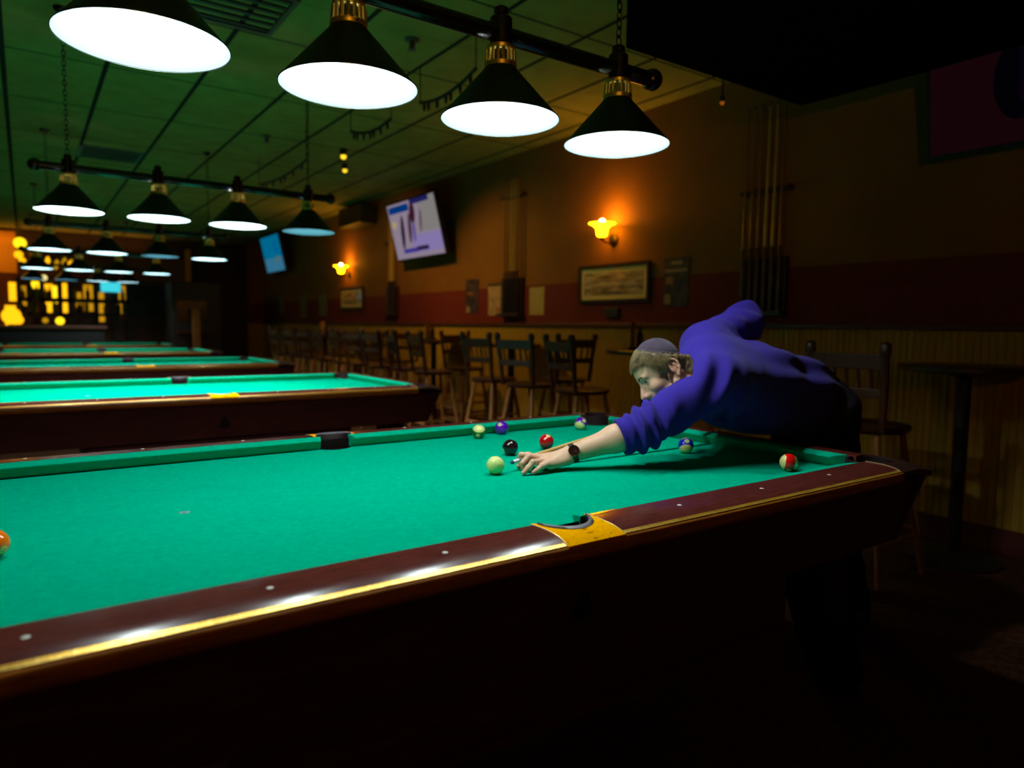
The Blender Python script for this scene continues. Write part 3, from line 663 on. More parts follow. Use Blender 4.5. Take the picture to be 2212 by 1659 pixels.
# ------------------------------------------------------------------ high tables and high chairs along the wall
M['chair'] = mat('shaded_chair_wood', (0.050, 0.016, 0.006), 0.4, noise=0.3, nscale=10, stretch=(6, 6, 1)); M['stool_leg'] = mat('lamplit_chair_wood', (0.30, 0.115, 0.025), 0.4, noise=0.25, nscale=10, stretch=(6, 6, 1))  # legs coloured lighter as if lamplit, seat and back darker as if shaded
M['top'] = mat('dark_table_top', (0.045, 0.016, 0.008), 0.3, spec=0.5)
def make_chair():
    T = empty('bar_chair')               # faces local +x, back posts at x = -.2
    sz = .76
    mb = MB(); mb.lathe([(0, sz - .035), (.19, sz - .035), (.205, sz - .02), (.205, sz - .006), (.19, sz), (.12, sz - .006), (0, sz - .010)], 32, (0, 0, 0)); mb.build('seat', M['chair'], T, True, ang=60)
    for sx in (-1, 1):
        for sy in (-1, 1):
            top = (sx * .12, sy * .12, sz - .03); bot = (sx * .215, sy * .215, 0)
            mb = MB(); mb.tube([top, (top[0] * .6 + bot[0] * .4, top[1] * .6 + bot[1] * .4, sz * .58), bot], [.015, .020, .013], 10); mb.build('leg', M['stool_leg'], T, True)
    def pt(sx, sy, z): t = 1 - z / sz; return (sx * (.12 + .095 * t), sy * (.12 + .095 * t), z)
    for z, prs in ((.20, 'xy'), (.34, 'y'), (.44, 'x')):
        for s in (-1, 1):
            if 'x' in prs: m_ = MB(); m_.tube([pt(-1, s, z), pt(1, s, z)], .0105, 8); m_.build('rung', M['stool_leg'], T, True)
            if 'y' in prs: m_ = MB(); m_.tube([pt(s, -1, z + .03), pt(s, 1, z + .03)], .0105, 8); m_.build('rung', M['stool_leg'], T, True)
    for sy in (-1, 1):
        mb = MB(); x0 = -.16
        mb.tube([(x0, sy * .165, sz - .02), (x0 - .03, sy * .180, .98), (x0 - .055, sy * .187, 1.12)], [.016, .020, .020], 10)
        mb.lathe([(.020, 0), (.026, .015), (.026, .05), (.018, .062), (0, .066)], 12, (x0 - .055, sy * .187, 1.105)); mb.build('back_post', M['chair'], T, True, ang=60)
    mb = MB(); mb.bar((-.212, -.185, 1.075), (-.212, .185, 1.075), .022, .075, up=(0, 0, 1)); mb.build('top_rail', M['chair'], T, bevel=.006)
    mb = MB(); mb.bar((-.188, -.178, .925), (-.188, .178, .925), .020, .045, up=(0, 0, 1)); mb.build('lower_rail', M['chair'], T, bevel=.005)
    for k in range(5):
        y = -.12 + .06 * k; mb = MB(); mb.tube([(-.188, y, .94), (-.210, y, 1.045)], .008, 8); mb.build('spindle', M['chair'], T, True)
    return T
chair0 = make_chair()
spots = [(2.52, .0, .0, 'bar chair behind the player, right of his back'), (2.50, 2.16, -.15, 'bar chair under the wide framed panorama, just left of the player'),
         (2.50, 3.37, .12, 'bar chair below the plain cream notice'), (2.50, 4.49, -.1, 'bar chair below the printed pink notice'),
         (2.50, 5.64, .1, 'bar chair below the big television'), (2.50, 6.77, -.12, 'bar chair below the distant cue rack'), (2.50, 8.0, .1, 'bar chair below the small framed picture'),
         (2.95, 1.42, 2.6, 'bar chair against the wainscot behind the player\'s head'), (3.05, 3.05, 1.4, 'wall-side bar chair between the plain cream notice and the panorama'),
         (3.1, 4.85, -1.5, 'bar chair against the wall below the dark poster'), (2.95, -1.05, 2.2, 'bar chair in the dark at the right edge'), (2.50, 9.4, 0, 'most distant bar chair by the far notices'),
         (2.48, 2.78, .2, 'bar chair between the plain cream notice and the panorama, on the aisle side'), (2.52, 5.07, -.2, 'bar chair below the dark poster, on the aisle side'),
         (3.12, 6.55, 1.5, 'wall-side bar chair right of the distant cue rack'), (3.12, 7.15, -1.6, 'wall-side bar chair below the distant cue rack'), (2.50, 6.20, .15, 'aisle-side bar chair right of the distant cue rack'),
         (2.50, 7.39, -.1, 'aisle-side bar chair left of the distant cue rack'), (3.12, 8.62, 1.5, 'wall-side bar chair below the small framed picture'), (2.50, 8.65, .1, 'aisle-side bar chair left of the small framed picture'), (3.12, 10.2, -1.5, 'wall-side bar chair below the farther notice')]
for i, (x, y, rz, lb) in enumerate(spots):
    c = chair0 if i == 0 else copy_tree(chair0)
    c.location = (x, y, 0); c.rotation_euler = (0, 0, rz); tag(c, lb, 'bar chair', 'bar chairs along the right wall')
def make_pub():
    T = empty('pub_table')
    mb = MB(); mb.lathe([(0, 1.01), (.30, 1.01), (.315, 1.02), (.315, 1.04), (.305, 1.045), (0, 1.045)], 40); mb.build('table_top', M['top'], T, True, ang=40)
    mb = MB(); mb.lathe([(.10, 1.01), (.10, 1.0), (.035, .985), (.033, .06), (.05, .045)], 20); mb.build('pedestal', M['black'], T, True, ang=40)
    mb = MB(); mb.lathe([(0, .05), (.06, .05), (.20, .025), (.225, .01), (.225, 0), (0, 0)], 32); mb.build('base', M['black'], T, True, ang=40)
    return T
pub0 = make_pub()
M['menu'] = mat('menu_card', (0.40, 0.25, 0.12), 0.5, noise=0.5, nscale=25); M['bottle_dark'] = mat('dark_sauce_bottle', (0.02, 0.006, 0.004), 0.2)
pubs = [(3.11, -.20, 'round pub table in the dark behind the player\'s hip'), (3.11, 2.10, 'round pub table behind the player\'s cap'), (3.11, 3.98, 'round pub table in front of the plain cream notice'),
        (3.11, 5.62, 'round pub table under the big television'), (3.11, 7.85, 'round pub table near the distant cue rack'), (3.11, 9.35, 'most distant round pub table')]
for i, (x, y, lb) in enumerate(pubs):
    c = pub0 if i == 0 else copy_tree(pub0)
    c.location = (x, y, 0); tag(c, lb, 'pub table', 'round pub tables along the wall')
hold = [(3.08, 2.18, 'menu and sauce holder on the pub table behind the player\'s cap'), (3.06, 5.62, 'menu and sauce holder on the table under the big television'), (3.06, 9.25, 'menu and sauce holder on a far pub table')]
for k, (x, y, lb) in enumerate(hold):
    T = empty('menu_holder', (x, y, 1.045), .5, lb, 'menu holder', 'menu holders on the pub tables')
    MB().box((0, 0, .01), (.13, .10, .02)).build('caddy', M['black'], T, bevel=.003)
    mb = MB(); mb.box((0, .03, .12), (.11, .006, .20)); mb.build('menu', M['menu'], T)
    mb = MB(); mb.lathe([(0, .02), (.024, .02), (.024, .12), (.010, .155), (.010, .18), (0, .182)], 14, (.03, -.02, 0)); mb.build('sauce_bottle', M['bottle_dark'], T, True, ang=50)
# ================================================================== THE PLAYER (distance fields meshed into continuous skins)
V = lambda *a: np.array(a, float)
def ray_y(u, v, y): return np.array(at(u, v, 1, y))
class Cone:                                                # round cone a->b with radii r1, r2, optionally flattened along n
    def __init__(s, a, b, r1, r2=None, n=None, f=1.0):
        s.a, s.b, s.r1, s.r2 = V(*a), V(*b), r1, (r1 if r2 is None else r2); s.n = None if n is None else V(*n) / np.linalg.norm(n); s.f = f
        s.c = (s.a + s.b) / 2; s.rad = np.linalg.norm(s.b - s.a) / 2 + max(s.r1, s.r2)
    def __call__(s, p):
        q = p - s.a; ba = s.b - s.a
        h = np.clip(q @ ba / max(1e-12, ba @ ba), 0, 1); w = q - h[:, None] * ba
        if s.n is not None: w = w + (w @ s.n)[:, None] * s.n * (1 / s.f - 1)
        return np.sqrt((w * w).sum(1)) - (s.r1 + (s.r2 - s.r1) * h)
class Ell:
    def __init__(s, c, r, rot=None):
        s.c, s.r = V(*c), V(*r); s.R = np.eye(3) if rot is None else np.array(rot, float); s.rad = s.r.max()
    def __call__(s, p):
        q = (p - s.c) @ s.R; k0 = np.sqrt(((q / s.r) ** 2).sum(1)); k1 = np.sqrt(((q / s.r ** 2) ** 2).sum(1))
        return k0 * (k0 - 1) / np.maximum(k1, 1e-9)
class Fn:
    def __init__(s, f, c, rad): s.f, s.c, s.rad = f, V(*c), rad
    def __call__(s, p): return s.f(p)
def smin(a, b, k):
    if k <= 0: return np.minimum(a, b)
    h = np.maximum(k - np.abs(a - b), 0) / k; return np.minimum(a, b) - h * h * k * .25
def smax(a, b, k): return -smin(-a, -b, k)
class Field:
    def __init__(s): s.ops = []; s.post = []
    def add(s, prim, k=.01): s.ops.append(('+', prim, k)); return s
    def sub(s, prim, k=.004): s.ops.append(('-', prim, k)); return s
    def cut(s, prim, k=.002): s.ops.append(('&', prim, k)); return s
    def ev(s, p, ops=None):
        d = np.full(len(p), 1e3)
        for t, f, k in (s.ops if ops is None else ops):
            v = f(p)
            d = smin(d, v, k) if t == '+' else smax(d, -v if t == '-' else v, k)
        for g in s.post: d = g(p, d)
        return d
    def near(s, c, R):
        out = []
        for t, f, k in s.ops:
            if t == '&' or isinstance(f, Fn): out.append((t, f, k)); continue
            if np.linalg.norm(c - f.c) < f.rad * 1.02 + R + k * 2 + .01: out.append((t, f, k))
        return out
def mesh_field(F, lo, hi, h, nb=16):
    lo = np.array(lo, float); hi = np.array(hi, float); B = nb * h
    n = np.ceil((hi - lo) / B).astype(int); R = B * .87 + h
    ax = np.arange(nb + 1); loc = np.stack(np.meshgrid(ax, ax, ax, indexing='ij'), -1).reshape(-1, 3)
    keys = []; pos = []; quads = []; m = nb + 1
    E8 = np.array([(i, j, k) for i in (0, 1) for j in (0, 1) for k in (0, 1)])
    def key(ix): return (ix[:, 0].astype(np.int64) << 42) + (ix[:, 1].astype(np.int64) << 21) + ix[:, 2].astype(np.int64)
    off = 1 << 10
    for bi in np.ndindex(*n):
        b0 = np.array(bi) * nb; c = lo + (b0 + nb / 2) * h
        ops = F.near(c, R)
        if not any(o[0] == '+' for o in ops): continue
        dc = F.ev(c[None], ops)[0]
        if abs(dc) > R * 1.35: continue
        d = F.ev(lo + (b0 + loc) * h, ops).reshape(m, m, m)
        s = d < 0
        if s.all() or not s.any(): continue
        cnt = np.zeros((nb, nb, nb), int)
        for e in E8: cnt += s[e[0]:e[0] + nb, e[1]:e[1] + nb, e[2]:e[2] + nb]
        act = np.argwhere((cnt > 0) & (cnt < 8))
        acc = np.zeros((len(act), 3)); num = np.zeros(len(act))
        for a in range(8):
            for b in range(a + 1, 8):
                if np.abs(E8[a] - E8[b]).sum() != 1: continue
                pa, pb = act + E8[a], act + E8[b]; da, db = d[tuple(pa.T)], d[tuple(pb.T)]; x = (da < 0) != (db < 0)
                t = np.where(x, da / np.where(x, da - db, 1), 0); acc += np.where(x[:, None], pa + (pb - pa) * t[:, None], 0); num += x
        keys.append(key(act + b0 + off)); pos.append(lo + (b0 + acc / num[:, None]) * h)
        for axis in range(3):
            sl0 = [slice(0, nb)] * 3; sl1 = [slice(0, nb)] * 3; sl1[axis] = slice(1, nb + 1)
            a, b = s[tuple(sl0)], s[tuple(sl1)]; x = np.argwhere(a != b)
            if not len(x): continue
            flip = a[tuple(x.T)]; u = np.zeros(3, int); u[(axis + 1) % 3] = 1; w = np.zeros(3, int); w[(axis + 2) % 3] = 1
            g = x + b0 + off; q = np.stack([key(g - u - w), key(g - w), key(g), key(g - u)], 1); q[~flip] = q[~flip][:, ::-1]; quads.append(q)
    K = np.concatenate(keys); P = np.concatenate(pos); Q = np.concatenate(quads)
    K, ix = np.unique(K, return_index=True); P = P[ix]
    j = np.searchsorted(K, Q); j = np.clip(j, 0, len(K) - 1); ok = (K[j] == Q).all(1); return P, j[ok]
def skin_mesh(name, F, lo, hi, h, material, parent=None, tint=None, relax=1):
    P, Q = mesh_field(F, lo, hi, h)
    me = bpy.data.meshes.new(name); me.vertices.add(len(P)); me.vertices.foreach_set('co', P.astype(np.float32).ravel())
    me.loops.add(len(Q) * 4); me.loops.foreach_set('vertex_index', Q.astype(np.int32).ravel())
    me.polygons.add(len(Q)); me.polygons.foreach_set('loop_start', np.arange(0, len(Q) * 4, 4, dtype=np.int32)); me.polygons.foreach_set('loop_total', np.full(len(Q), 4, np.int32))
    me.polygons.foreach_set('use_smooth', np.ones(len(Q), bool)); me.update(); me.validate()
    if tint is not None:
        a = me.attributes.new('tint', 'FLOAT', 'POINT'); a.data.foreach_set('value', tint(P).astype(np.float32))
    me.materials.append(material); o = bpy.data.objects.new(name, me); COL.objects.link(o)
    if parent: o.parent = parent
    return o

# ---- pose (world metres)
SL, EL, WL = V(.985, -.285, 1.036), V(.715, -.215, .889), V(.4896, -.095, .8053)
SR, ER, WR = V(1.246, -.026, 1.160), V(1.505, -.015, 1.262), V(1.530, -.010, 1.000)
NB = V(1.085, -.145, 1.098)
PEL, HIPL, HIPR = V(1.665, -.20, .930), V(1.670, -.295, .90), V(1.725, -.105, .915)
KL, AL_, KR, AR = V(1.705, -.335, .49), V(1.83, -.36, .085), V(1.92, .0, .50), V(2.10, .05, .085)
CUE_A, CUE_D = V(.3185, -.0300, .7885), V(1, .020, .1480); CUE_D = CUE_D / np.linalg.norm(CUE_D)
# head frame
yaw_, pit, rol = math.radians(152.75), math.radians(33.2), math.radians(-19.7)
hz = V(math.cos(yaw_), math.sin(yaw_), 0)
F0 = hz * math.cos(pit) - V(0, 0, math.sin(pit)); U0 = hz * math.sin(pit) + V(0, 0, math.cos(pit)); L0 = np.cross(U0, F0)
FW = F0; UP = U0 * math.cos(rol) + L0 * math.sin(rol); LF = L0 * math.cos(rol) - U0 * math.sin(rol)
def ray_d(u, v, D):
    d = RM @ Vector(((u - 1106) / FPX, -(v - 829.5) / FPX, -1.0)); return np.array(CAM) + np.array(d) * D
HC = ray_d(1443.6, 807.3, 2.415)
HR = np.stack([FW, LF, UP], 1)
def hw(p): return HC + HR @ V(*p)                              # head local -> world
def hl(p): return (p - HC) @ HR                                # world -> head local
def HEll(c, r): return Ell(hw(c), r, HR)
def HCone(a, b, r1, r2=None): return Cone(hw(a), hw(b), r1, r2)

def head_ops(F):
    F.add(HEll((-.003, 0, .041), (.094, .0765, .074)), .01)
    F.add(HEll((.040, 0, .048), (.058, .064, .056)), .03)              # forehead
    F.add(HEll((.040, 0, -.022), (.052, .057, .082)), .03)             # face
    for s in (-1, 1):
        F.add(HCone((.004, s * .052, -.048), (.072, s * .020, -.098), .020, .018), .03)   # jaw
        F.add(HEll((.064, s * .046, -.016), (.024, .019, .018)), .022)  # cheekbone
        F.add(HEll((.083, s * .027, .031), (.014, .026, .0075)), .014)   # brow ridge
    F.add(HEll((.080, 0, -.100), (.019, .022, .017)), .02)              # chin
    F.add(HEll((.082, 0, -.056), (.022, .033, .026)), .02)              # muzzle
    for s in (-1, 1): F.sub(HEll((.099, s * .032, .014), (.016, .019, .0115)), .012)
    F.add(HCone((.090, 0, .026), (.117, 0, -.020), .0078, .0105), .011)  # nose
    F.add(HEll((.116, 0, -.023), (.0115, .0115, .010)), .006)
    for s in (-1, 1):
        F.add(HEll((.103, s * .0125, -.0275), (.0115, .0068, .0085)), .006)
        F.add(HCone((.090, s * .013, .002), (.094, s * .0135, -.024), .0085, .0100), .012); F.sub(HEll((.1085, s * .0072, -.0350), (.0055, .0032, .004)), .002)
        F.add(HEll((.0795, s * .032, .0145), (.0142, .0148, .0135)), .003)  # lids
        F.sub(HEll((.0945, s * .0325, .0136), (.010, .0138, .0056)), .0015)
    F.add(HEll((.0985, 0, -.0535), (.0085, .0235, .0052)), .005); F.add(HEll((.0965, 0, -.0655), (.0085, .020, .0060)), .005)
    F.sub(HEll((.106, 0, -.0592), (.012, .0245, .0011)), .002)
    for s in (-1, 1):                                                   # ears
        t = np.stack([HR @ V(math.cos(.25), -s * math.sin(.45) * .6, math.sin(.25) * .0), HR @ V(0, s, 0), HR @ V(-math.sin(.25), 0, math.cos(.25))], 1)
        F.add(Ell(hw((-.010, s * .0775, .002)), (.0165, .0060, .0285), np.stack([HR @ V(.97, s * .26, .0), HR @ V(-.26, s * .97, 0), HR @ V(0, 0, 1)], 1)), .004)
        arc = [(-.003 + .0 - .0, .0835, -.010)]
        pts = [(.004, .080, .006), (.002, .083, .022), (-.008, .0855, .031), (-.020, .087, .026), (-.0265, .087, .010), (-.0235, .085, -.008), (-.014, .082, -.022)]
        for a, b in zip(pts, pts[1:]): F.add(HCone((a[0], s * a[1], a[2]), (b[0], s * b[1], b[2]), .0036), .0025)
        F.add(HEll((-.008, s * .0800, -.0265), (.0075, .0045, .0085)), .003)
        F.sub(HEll((-.009, s * .0865, .006), (.0085, .0060, .0150)), .003); F.add(HCone((.003, s * .0800, -.002), (.001, s * .0815, -.009), .0038), .003)
        F.add(HCone((-.013, s * .0835, .012), (-.018, s * .0850, -.006), .0028), .003)
    return F

# ---- skin: one continuous body
def finger(F, pts, rs, k=.003):
    for i in range(len(pts) - 1): F.add(Cone(pts[i], pts[i + 1], rs[i], rs[i + 1]), k if i else .006)
BODY = Field(); head_ops(BODY)
BODY.add(Cone(hw((-.028, 0, -.030)), NB + V(-.01, 0, -.01), .056, .056), .03)
BODY.add(Cone(NB + V(.06, 0, -.03), (1.37, -.175, 1.02), .070, .105), .05); BODY.add(Cone((1.37, -.175, 1.02), PEL, .105, .110), .06)
BODY.add(Cone(NB + V(.02, 0, -.02), SL, .05, .055), .03); BODY.add(Cone(NB + V(.02, 0, -.02), SR, .05, .055), .03)
BODY.add(Cone(SL, EL, .052, .041), .04); BODY.add(Cone(SR, ER, .052, .040), .04)
fd = (WL - EL) / np.linalg.norm(WL - EL)
BODY.add(Cone(EL, EL + (WL - EL) * .35, .042, .0455), .03); BODY.add(Cone(EL + (WL - EL) * .35, WL - fd * .02, .0455, .0285, n=(.1, -.35, .94), f=.92), .02)
# bridge hand
hp = lambda u, v, y: ray_y(u, v, y)
PI_ = [hp(1184, 1001, -.108), hp(1171.5, 1007, -.116), hp(1160, 1015.5, -.114), hp(1151.5, 1021, -.112)]
RI = [hp(1177, 995.5, -.088), hp(1151.5, 999, -.101), hp(1140.5, 1011.5, -.102), hp(1131.5, 1021.5, -.102)]
MI = [hp(1168, 991.5, -.068), hp(1142.5, 986.5, -.067), hp(1129, 1000.5, -.067), hp(1130.5, 1013.5, -.068)]
IN = [V(.404, -.046, .8000), V(.3765, -.0425, .8095), V(.3615, -.0235, .8092), V(.3595, -.0115, .7920)]
TH = [hp(1207, 982, -.066), hp(1166, 990, -.022), hp(1138, 996, -.008), hp(1121, 1006.5, -.016)]
BODY.add(Cone(WL + fd * -.03, WL, .0285, .0270, n=(.1, -.3, .95), f=.80), .015)
for m, r0, r1 in ((PI_[0], .0165, .0115), (RI[0], .0165, .0120), (MI[0], .0165, .0120), (IN[0], .0165, .0118)):
    BODY.add(Cone(WL + (m - WL) * .08, m - V(0, 0, .0015), r0, r1), .012)
BODY.add(Cone(WL + V(-.005, -.018, -.012), PI_[0] + V(.008, -.002, -.010), .0160, .0100), .015)      # heel of the hand on the cloth
BODY.add(Cone(WL + V(-.01, .012, -.004), TH[1], .0165, .0125), .012)
finger(BODY, PI_, [.0102, .0093, .0084, .0070]); finger(BODY, RI, [.0112, .0102, .0093, .0078]); finger(BODY, MI, [.0112, .0106, .0094, .0079]); finger(BODY, IN, [.0110, .0098, .0086, .0076]); finger(BODY, TH[1:], [.0120, .0102, .0085])
for q, r in ((PI_[1], .0088), (RI[1], .0099), (MI[1], .0102), (IN[1], .0092), (RI[0] + V(0, 0, .003), .0098), (MI[0] + V(0, 0, .003), .0100), (PI_[0] + V(0, 0, .002), .0090)): BODY.add(Ell(q, (r, r, r)), .004)
# rear hand around the butt
GC = CUE_A + CUE_D * ((1.530 - CUE_A[0]) / CUE_D[0]); side = V(0, 1, 0)
BODY.add(Cone(ER, ER + (WR - ER) * .35, .041, .044), .03); BODY.add(Cone(ER + (WR - ER) * .35, WR, .044, .028), .02)
for k in range(4):
    o = CUE_D * (-.030 + .0195 * k); c = GC + o; up_ = V(0, 0, 1); r = [.0098, .0102, .0098, .0085][k]
    p0 = c + V(0, -.012, .038 - .003 * abs(k - 1)); p1 = c + V(0, -.027, .012); p2 = c + V(0, -.016, -.020); p3 = c + V(0, .010, -.0235)
    BODY.add(Cone(WR + o * .6, p0, .017, .0115), .010); finger(BODY, [p0, p1, p2, p3], [.0108, r, r * .92, r * .8], .003)
BODY.add(Cone(WR, GC + V(-.022, .020, .030), .016, .012), .012); finger(BODY, [GC + V(-.022, .020, .030), GC + V(-.038, .024, .004), GC + V(-.044, .010, -.018)], [.012, .0105, .009], .004)
# legs and feet
for hip, kn, an, fx in ((HIPL, KL, AL_, -1), (HIPR, KR, AR, 1)):
    BODY.add(Cone(hip, kn, .080, .052), .05); BODY.add(Cone(kn, kn + (an - kn) * .3, .050, .052), .03); BODY.add(Cone(kn + (an - kn) * .3, an, .052, .036), .03)
    BODY.add(Cone(an + V(.02, 0, -.045), an + V(-.17, .02 * fx, -.055), .036, .026), .02)

def skin_tint(P):
    t = np.zeros(len(P)); L_ = hl(P)
    def blob(q, c, r): return np.exp(-(((q - V(*c)) / V(*r)) ** 2).sum(1))
    for c, r, a in (((.118, 0, -.024), (.014, .016, .013), .55), ((.10, 0, -.060), (.010, .024, .010), 1.0), ((-.01, .083, .0), (.022, .02, .034), .60), ((-.01, -.083, .0), (.022, .02, .034), .60), ((.07, .045, -.022), (.03, .02, .025), .30), ((.07, -.045, -.022), (.03, .02, .025), .30)): t += a * blob(L_, c, r)
    for q in (PI_[3], RI[3], MI[3], IN[3], TH[3]): t += .8 * blob(P, q, (.011, .011, .011))
    for q in (PI_[1], RI[1], MI[1], IN[1], RI[0], MI[0], PI_[0]): t += .45 * blob(P, q, (.009, .009, .009))
    return np.clip(t, 0, 1)
M['skin'] = mat('skin', (0.66, 0.42, 0.30), 0.5, spec=0.35, bump=0.06, bscale=500)
b = bsdf(M['skin']); at_ = N(M['skin'], 'ShaderNodeAttribute'); at_.attribute_name = 'tint'
mx = N(M['skin'], 'ShaderNodeMix'); mx.data_type = 'RGBA'; mx.inputs[6].default_value = (0.70, 0.43, 0.285, 1); mx.inputs[7].default_value = (0.62, 0.22, 0.18, 1); L(M['skin'], at_.outputs['Fac'], mx.inputs[0]); L(M['skin'], mx.outputs[2], b.inputs['Base Color'])
b.inputs['Subsurface Weight'].default_value = 0.12; b.inputs['Subsurface Radius'].default_value = (.008, .003, .002); b.inputs['Subsurface Scale'].default_value = 1.0
# ---- hair, brows, eyes, cap
def wob(p, f, seed):                                        # cheap smooth noise from sines
    r = np.random.RandomState(seed); s = np.zeros(len(p))
    for _ in range(6):
        k = r.normal(size=3) * f; s += np.sin(p @ k + r.uniform(0, 6.3))
    return s / 6
SK = Field(); SK.add(HEll((-.003, 0, .041), (.094, .0765, .074)), .01); SK.add(HEll((.040, 0, .048), (.058, .064, .056)), .03); SK.add(HCone((-.035, 0, -.02), (-.055, 0, -.075), .052, .044), .02); SK.add(HCone((.004, .052, -.03), (.004, -.052, -.03), .022, .022), .03)
def hairline(x, y):                                         # height of the hair edge as a function of head x
    xs = [-.13, -.085, -.050, -.034, -.028, -.010, .004, .010, .016, .026, .034, .050, .070, .095, .13]
    zs = [-.045, -.042, -.034, -.016, .018, .036, .030, .006, -.012, -.004, .044, .064, .075, .079, .079]
    return np.interp(x, xs, zs)
KA = V(.06, -.07, .99); KA = KA / np.linalg.norm(KA)
kl = HR.T @ KA; sc_ = hw((-.003, 0, .041)); ds_ = 1 / math.sqrt(((kl / V(.094, .0765, .074)) ** 2).sum())
KC = sc_ + KA * (ds_ + .0225 - .050); KC = KC + np.array(RM @ Vector((-.0215, -.0125, 0)))
CAP = Field(); Rk = .080; hk = .050; cen = KC - KA * (Rk - hk)
def over_cap(p, m): z = (p - KC) @ KA; d = np.sqrt(((p - cen) ** 2).sum(1)); return np.maximum(m - z, (Rk - .0045) - d)
BODY.sub(Fn(lambda p: over_cap(p, -.010), KC, .12), .004); SK.add(Ell(cen, (Rk - .012,) * 3), .035)
def hair_f(p):
    q = hl(p); d = SK.ev(p)
    g = (hairline(q[:, 0], q[:, 1]) - q[:, 2]) * .75
    st = wob(np.stack([q[:, 0] * .25 + q[:, 2] * .3, q[:, 1], q[:, 2] * .25 - q[:, 0] * .4], 1), 420, 3) * .0016 + wob(np.stack([q[:, 0] * .5, q[:, 1], q[:, 2] * .6], 1), 130, 5) * .0022
    th = .0042 + .001 * np.exp(-((q[:, 0] - .075) / .03) ** 2) * (np.abs(q[:, 1]) < .09) + .003 * np.exp(-((q[:, 2] - .06) / .03) ** 2)
    th = th * np.clip((q[:, 2] - hairline(q[:, 0], q[:, 1])) / .018 + .55, .4, 1)
    edge = wob(q, 260, 9) * .004
    d = smax(d - th - st, g + edge, .004); d = smax(d, -(np.sqrt(((p - cen) ** 2).sum(1)) - (Rk - .003)), .001); return smax(d, -over_cap(p, .001), .008)
HS = float(globals().get('HSCALE', 1.0))
person = skin_mesh('person', BODY, (.27, -.56, .0), (2.28, .30, 1.42), .0021 * HS, M['skin'], None, skin_tint)
tag(person, 'man in a blue sweater and skullcap leaning over the table to shoot', 'person')

HAIR = Field(); HAIR.add(Fn(hair_f, HC, .2), 0)
c0 = (.016, .076, -.006)
for s in (1, -1):
    pts = [(.018, .074, -.004), (.026, .0755, -.020), (.029, .0745, -.034), (.024, .073, -.045), (.017, .0725, -.048), (.015, .073, -.041)]
    for a, b_ in zip(pts, pts[1:]): HAIR.add(HCone((a[0], s * a[1], a[2]), (b_[0], s * b_[1], b_[2]), .0030, .0026), .002)
M['hair'] = mat('light_brown_hair', (0.165, 0.105, 0.040), 0.42, spec=0.5, noise=0.55, nscale=55, stretch=(1, 1, 1), bump=0.5, bscale=420, col2=(0.36, 0.26, 0.11))
lo = HC - .19; hi = HC + .19
hair = skin_mesh('hair', HAIR, lo, hi, .0017 * HS, M['hair'], person); 
def strands(n):
    rs = np.random.RandomState(5); k = HAIR_SK
    v = rs.normal(size=(n * 3, 3)); v /= np.linalg.norm(v, axis=1)[:, None]
    q0 = V(-.003, 0, .041) + v * .13
    def sd(q): return k.ev(HC + q @ HR.T)
    def grad(q):
        e = .0015; return np.stack([sd(q + e * np.eye(3)[i]) - sd(q - e * np.eye(3)[i]) for i in range(3)], 1) / (2 * e)
    for _ in range(5):
        g = grad(q0); g /= np.linalg.norm(g, axis=1)[:, None] + 1e-9; q0 = q0 - g * sd(q0)[:, None]
    hgt = q0[:, 2] - hairline(q0[:, 0], q0[:, 1]); w0 = HC + q0 @ HR.T; zc = (w0 - KC) @ KA
    ok = (hgt > .002) & (zc < .004) & (np.abs(q0[:, 2]) < .2) & (q0[:, 2] > -.05); ok &= ~((np.abs(q0[:, 1]) > .055) & (q0[:, 0] > -.034) & (q0[:, 0] < .004) & (q0[:, 2] < .046)); q0, hgt = q0[ok][:n], hgt[ok][:n]
    m = len(q0); P = [q0 + grad(q0) * .004]; crown = V(-.050, .01, .12)
    ln = .0052 * rs.uniform(.8, 1.25, m) * np.where(hgt < .012, .62, 1) * np.where(q0[:, 0] > .05, .85, 1); jit = rs.normal(size=(m, 3)) * .22; q = q0.copy()
    clump = np.stack([wob(q0, 95, 61), wob(q0, 95, 62), wob(q0, 95, 63)], 1) * .55
    for s_ in range(6):
        g = grad(q); g /= np.linalg.norm(g, axis=1)[:, None] + 1e-9
        d = q - crown; d[:, 2] -= .25 * np.abs(d).sum(1) ; d = d + np.abs(d).sum(1)[:, None] * (jit + clump) * .5
        d -= g * (d * g).sum(1)[:, None]; d /= np.linalg.norm(d, axis=1)[:, None] + 1e-9
        q = q + d * ln[:, None]; q = q - g * (sd(q) - 0)[:, None] * .9
        lift = .0040 + .0055 * math.sin(PI * (s_ + 1) / 7.5) + .0012 * jit[:, 0]
        P.append(q + g * lift[:, None])
    P = np.stack(P, 1); K = P.shape[1]
    Wp = HC + P @ HR.T; T_ = np.gradient(Wp, axis=1); T_ /= np.linalg.norm(T_, axis=2)[:, :, None] + 1e-9
    a = np.cross(T_, np.broadcast_to(V(.3, .5, .8), T_.shape)); a /= np.linalg.norm(a, axis=2)[:, :, None] + 1e-9; b2 = np.cross(T_, a)
    rad = np.linspace(1, .25, K) * .00075
    ring = [Wp + (a * math.cos(2 * PI * t / 3) + b2 * math.sin(2 * PI * t / 3)) * rad[None, :, None] for t in range(3)]
    vs = np.stack(ring, 2).reshape(-1, 3); base = (np.arange(m) * K * 3)[:, None, None]
    fs = []
    for kk in range(K - 1):
        for t in range(3): fs.append(np.stack([base[:, 0, 0] + kk * 3 + t, base[:, 0, 0] + kk * 3 + (t + 1) % 3, base[:, 0, 0] + (kk + 1) * 3 + (t + 1) % 3, base[:, 0, 0] + (kk + 1) * 3 + t], 1))
    return vs, np.concatenate(fs)
HAIR_SK = SK
sv, sf = strands(5200)
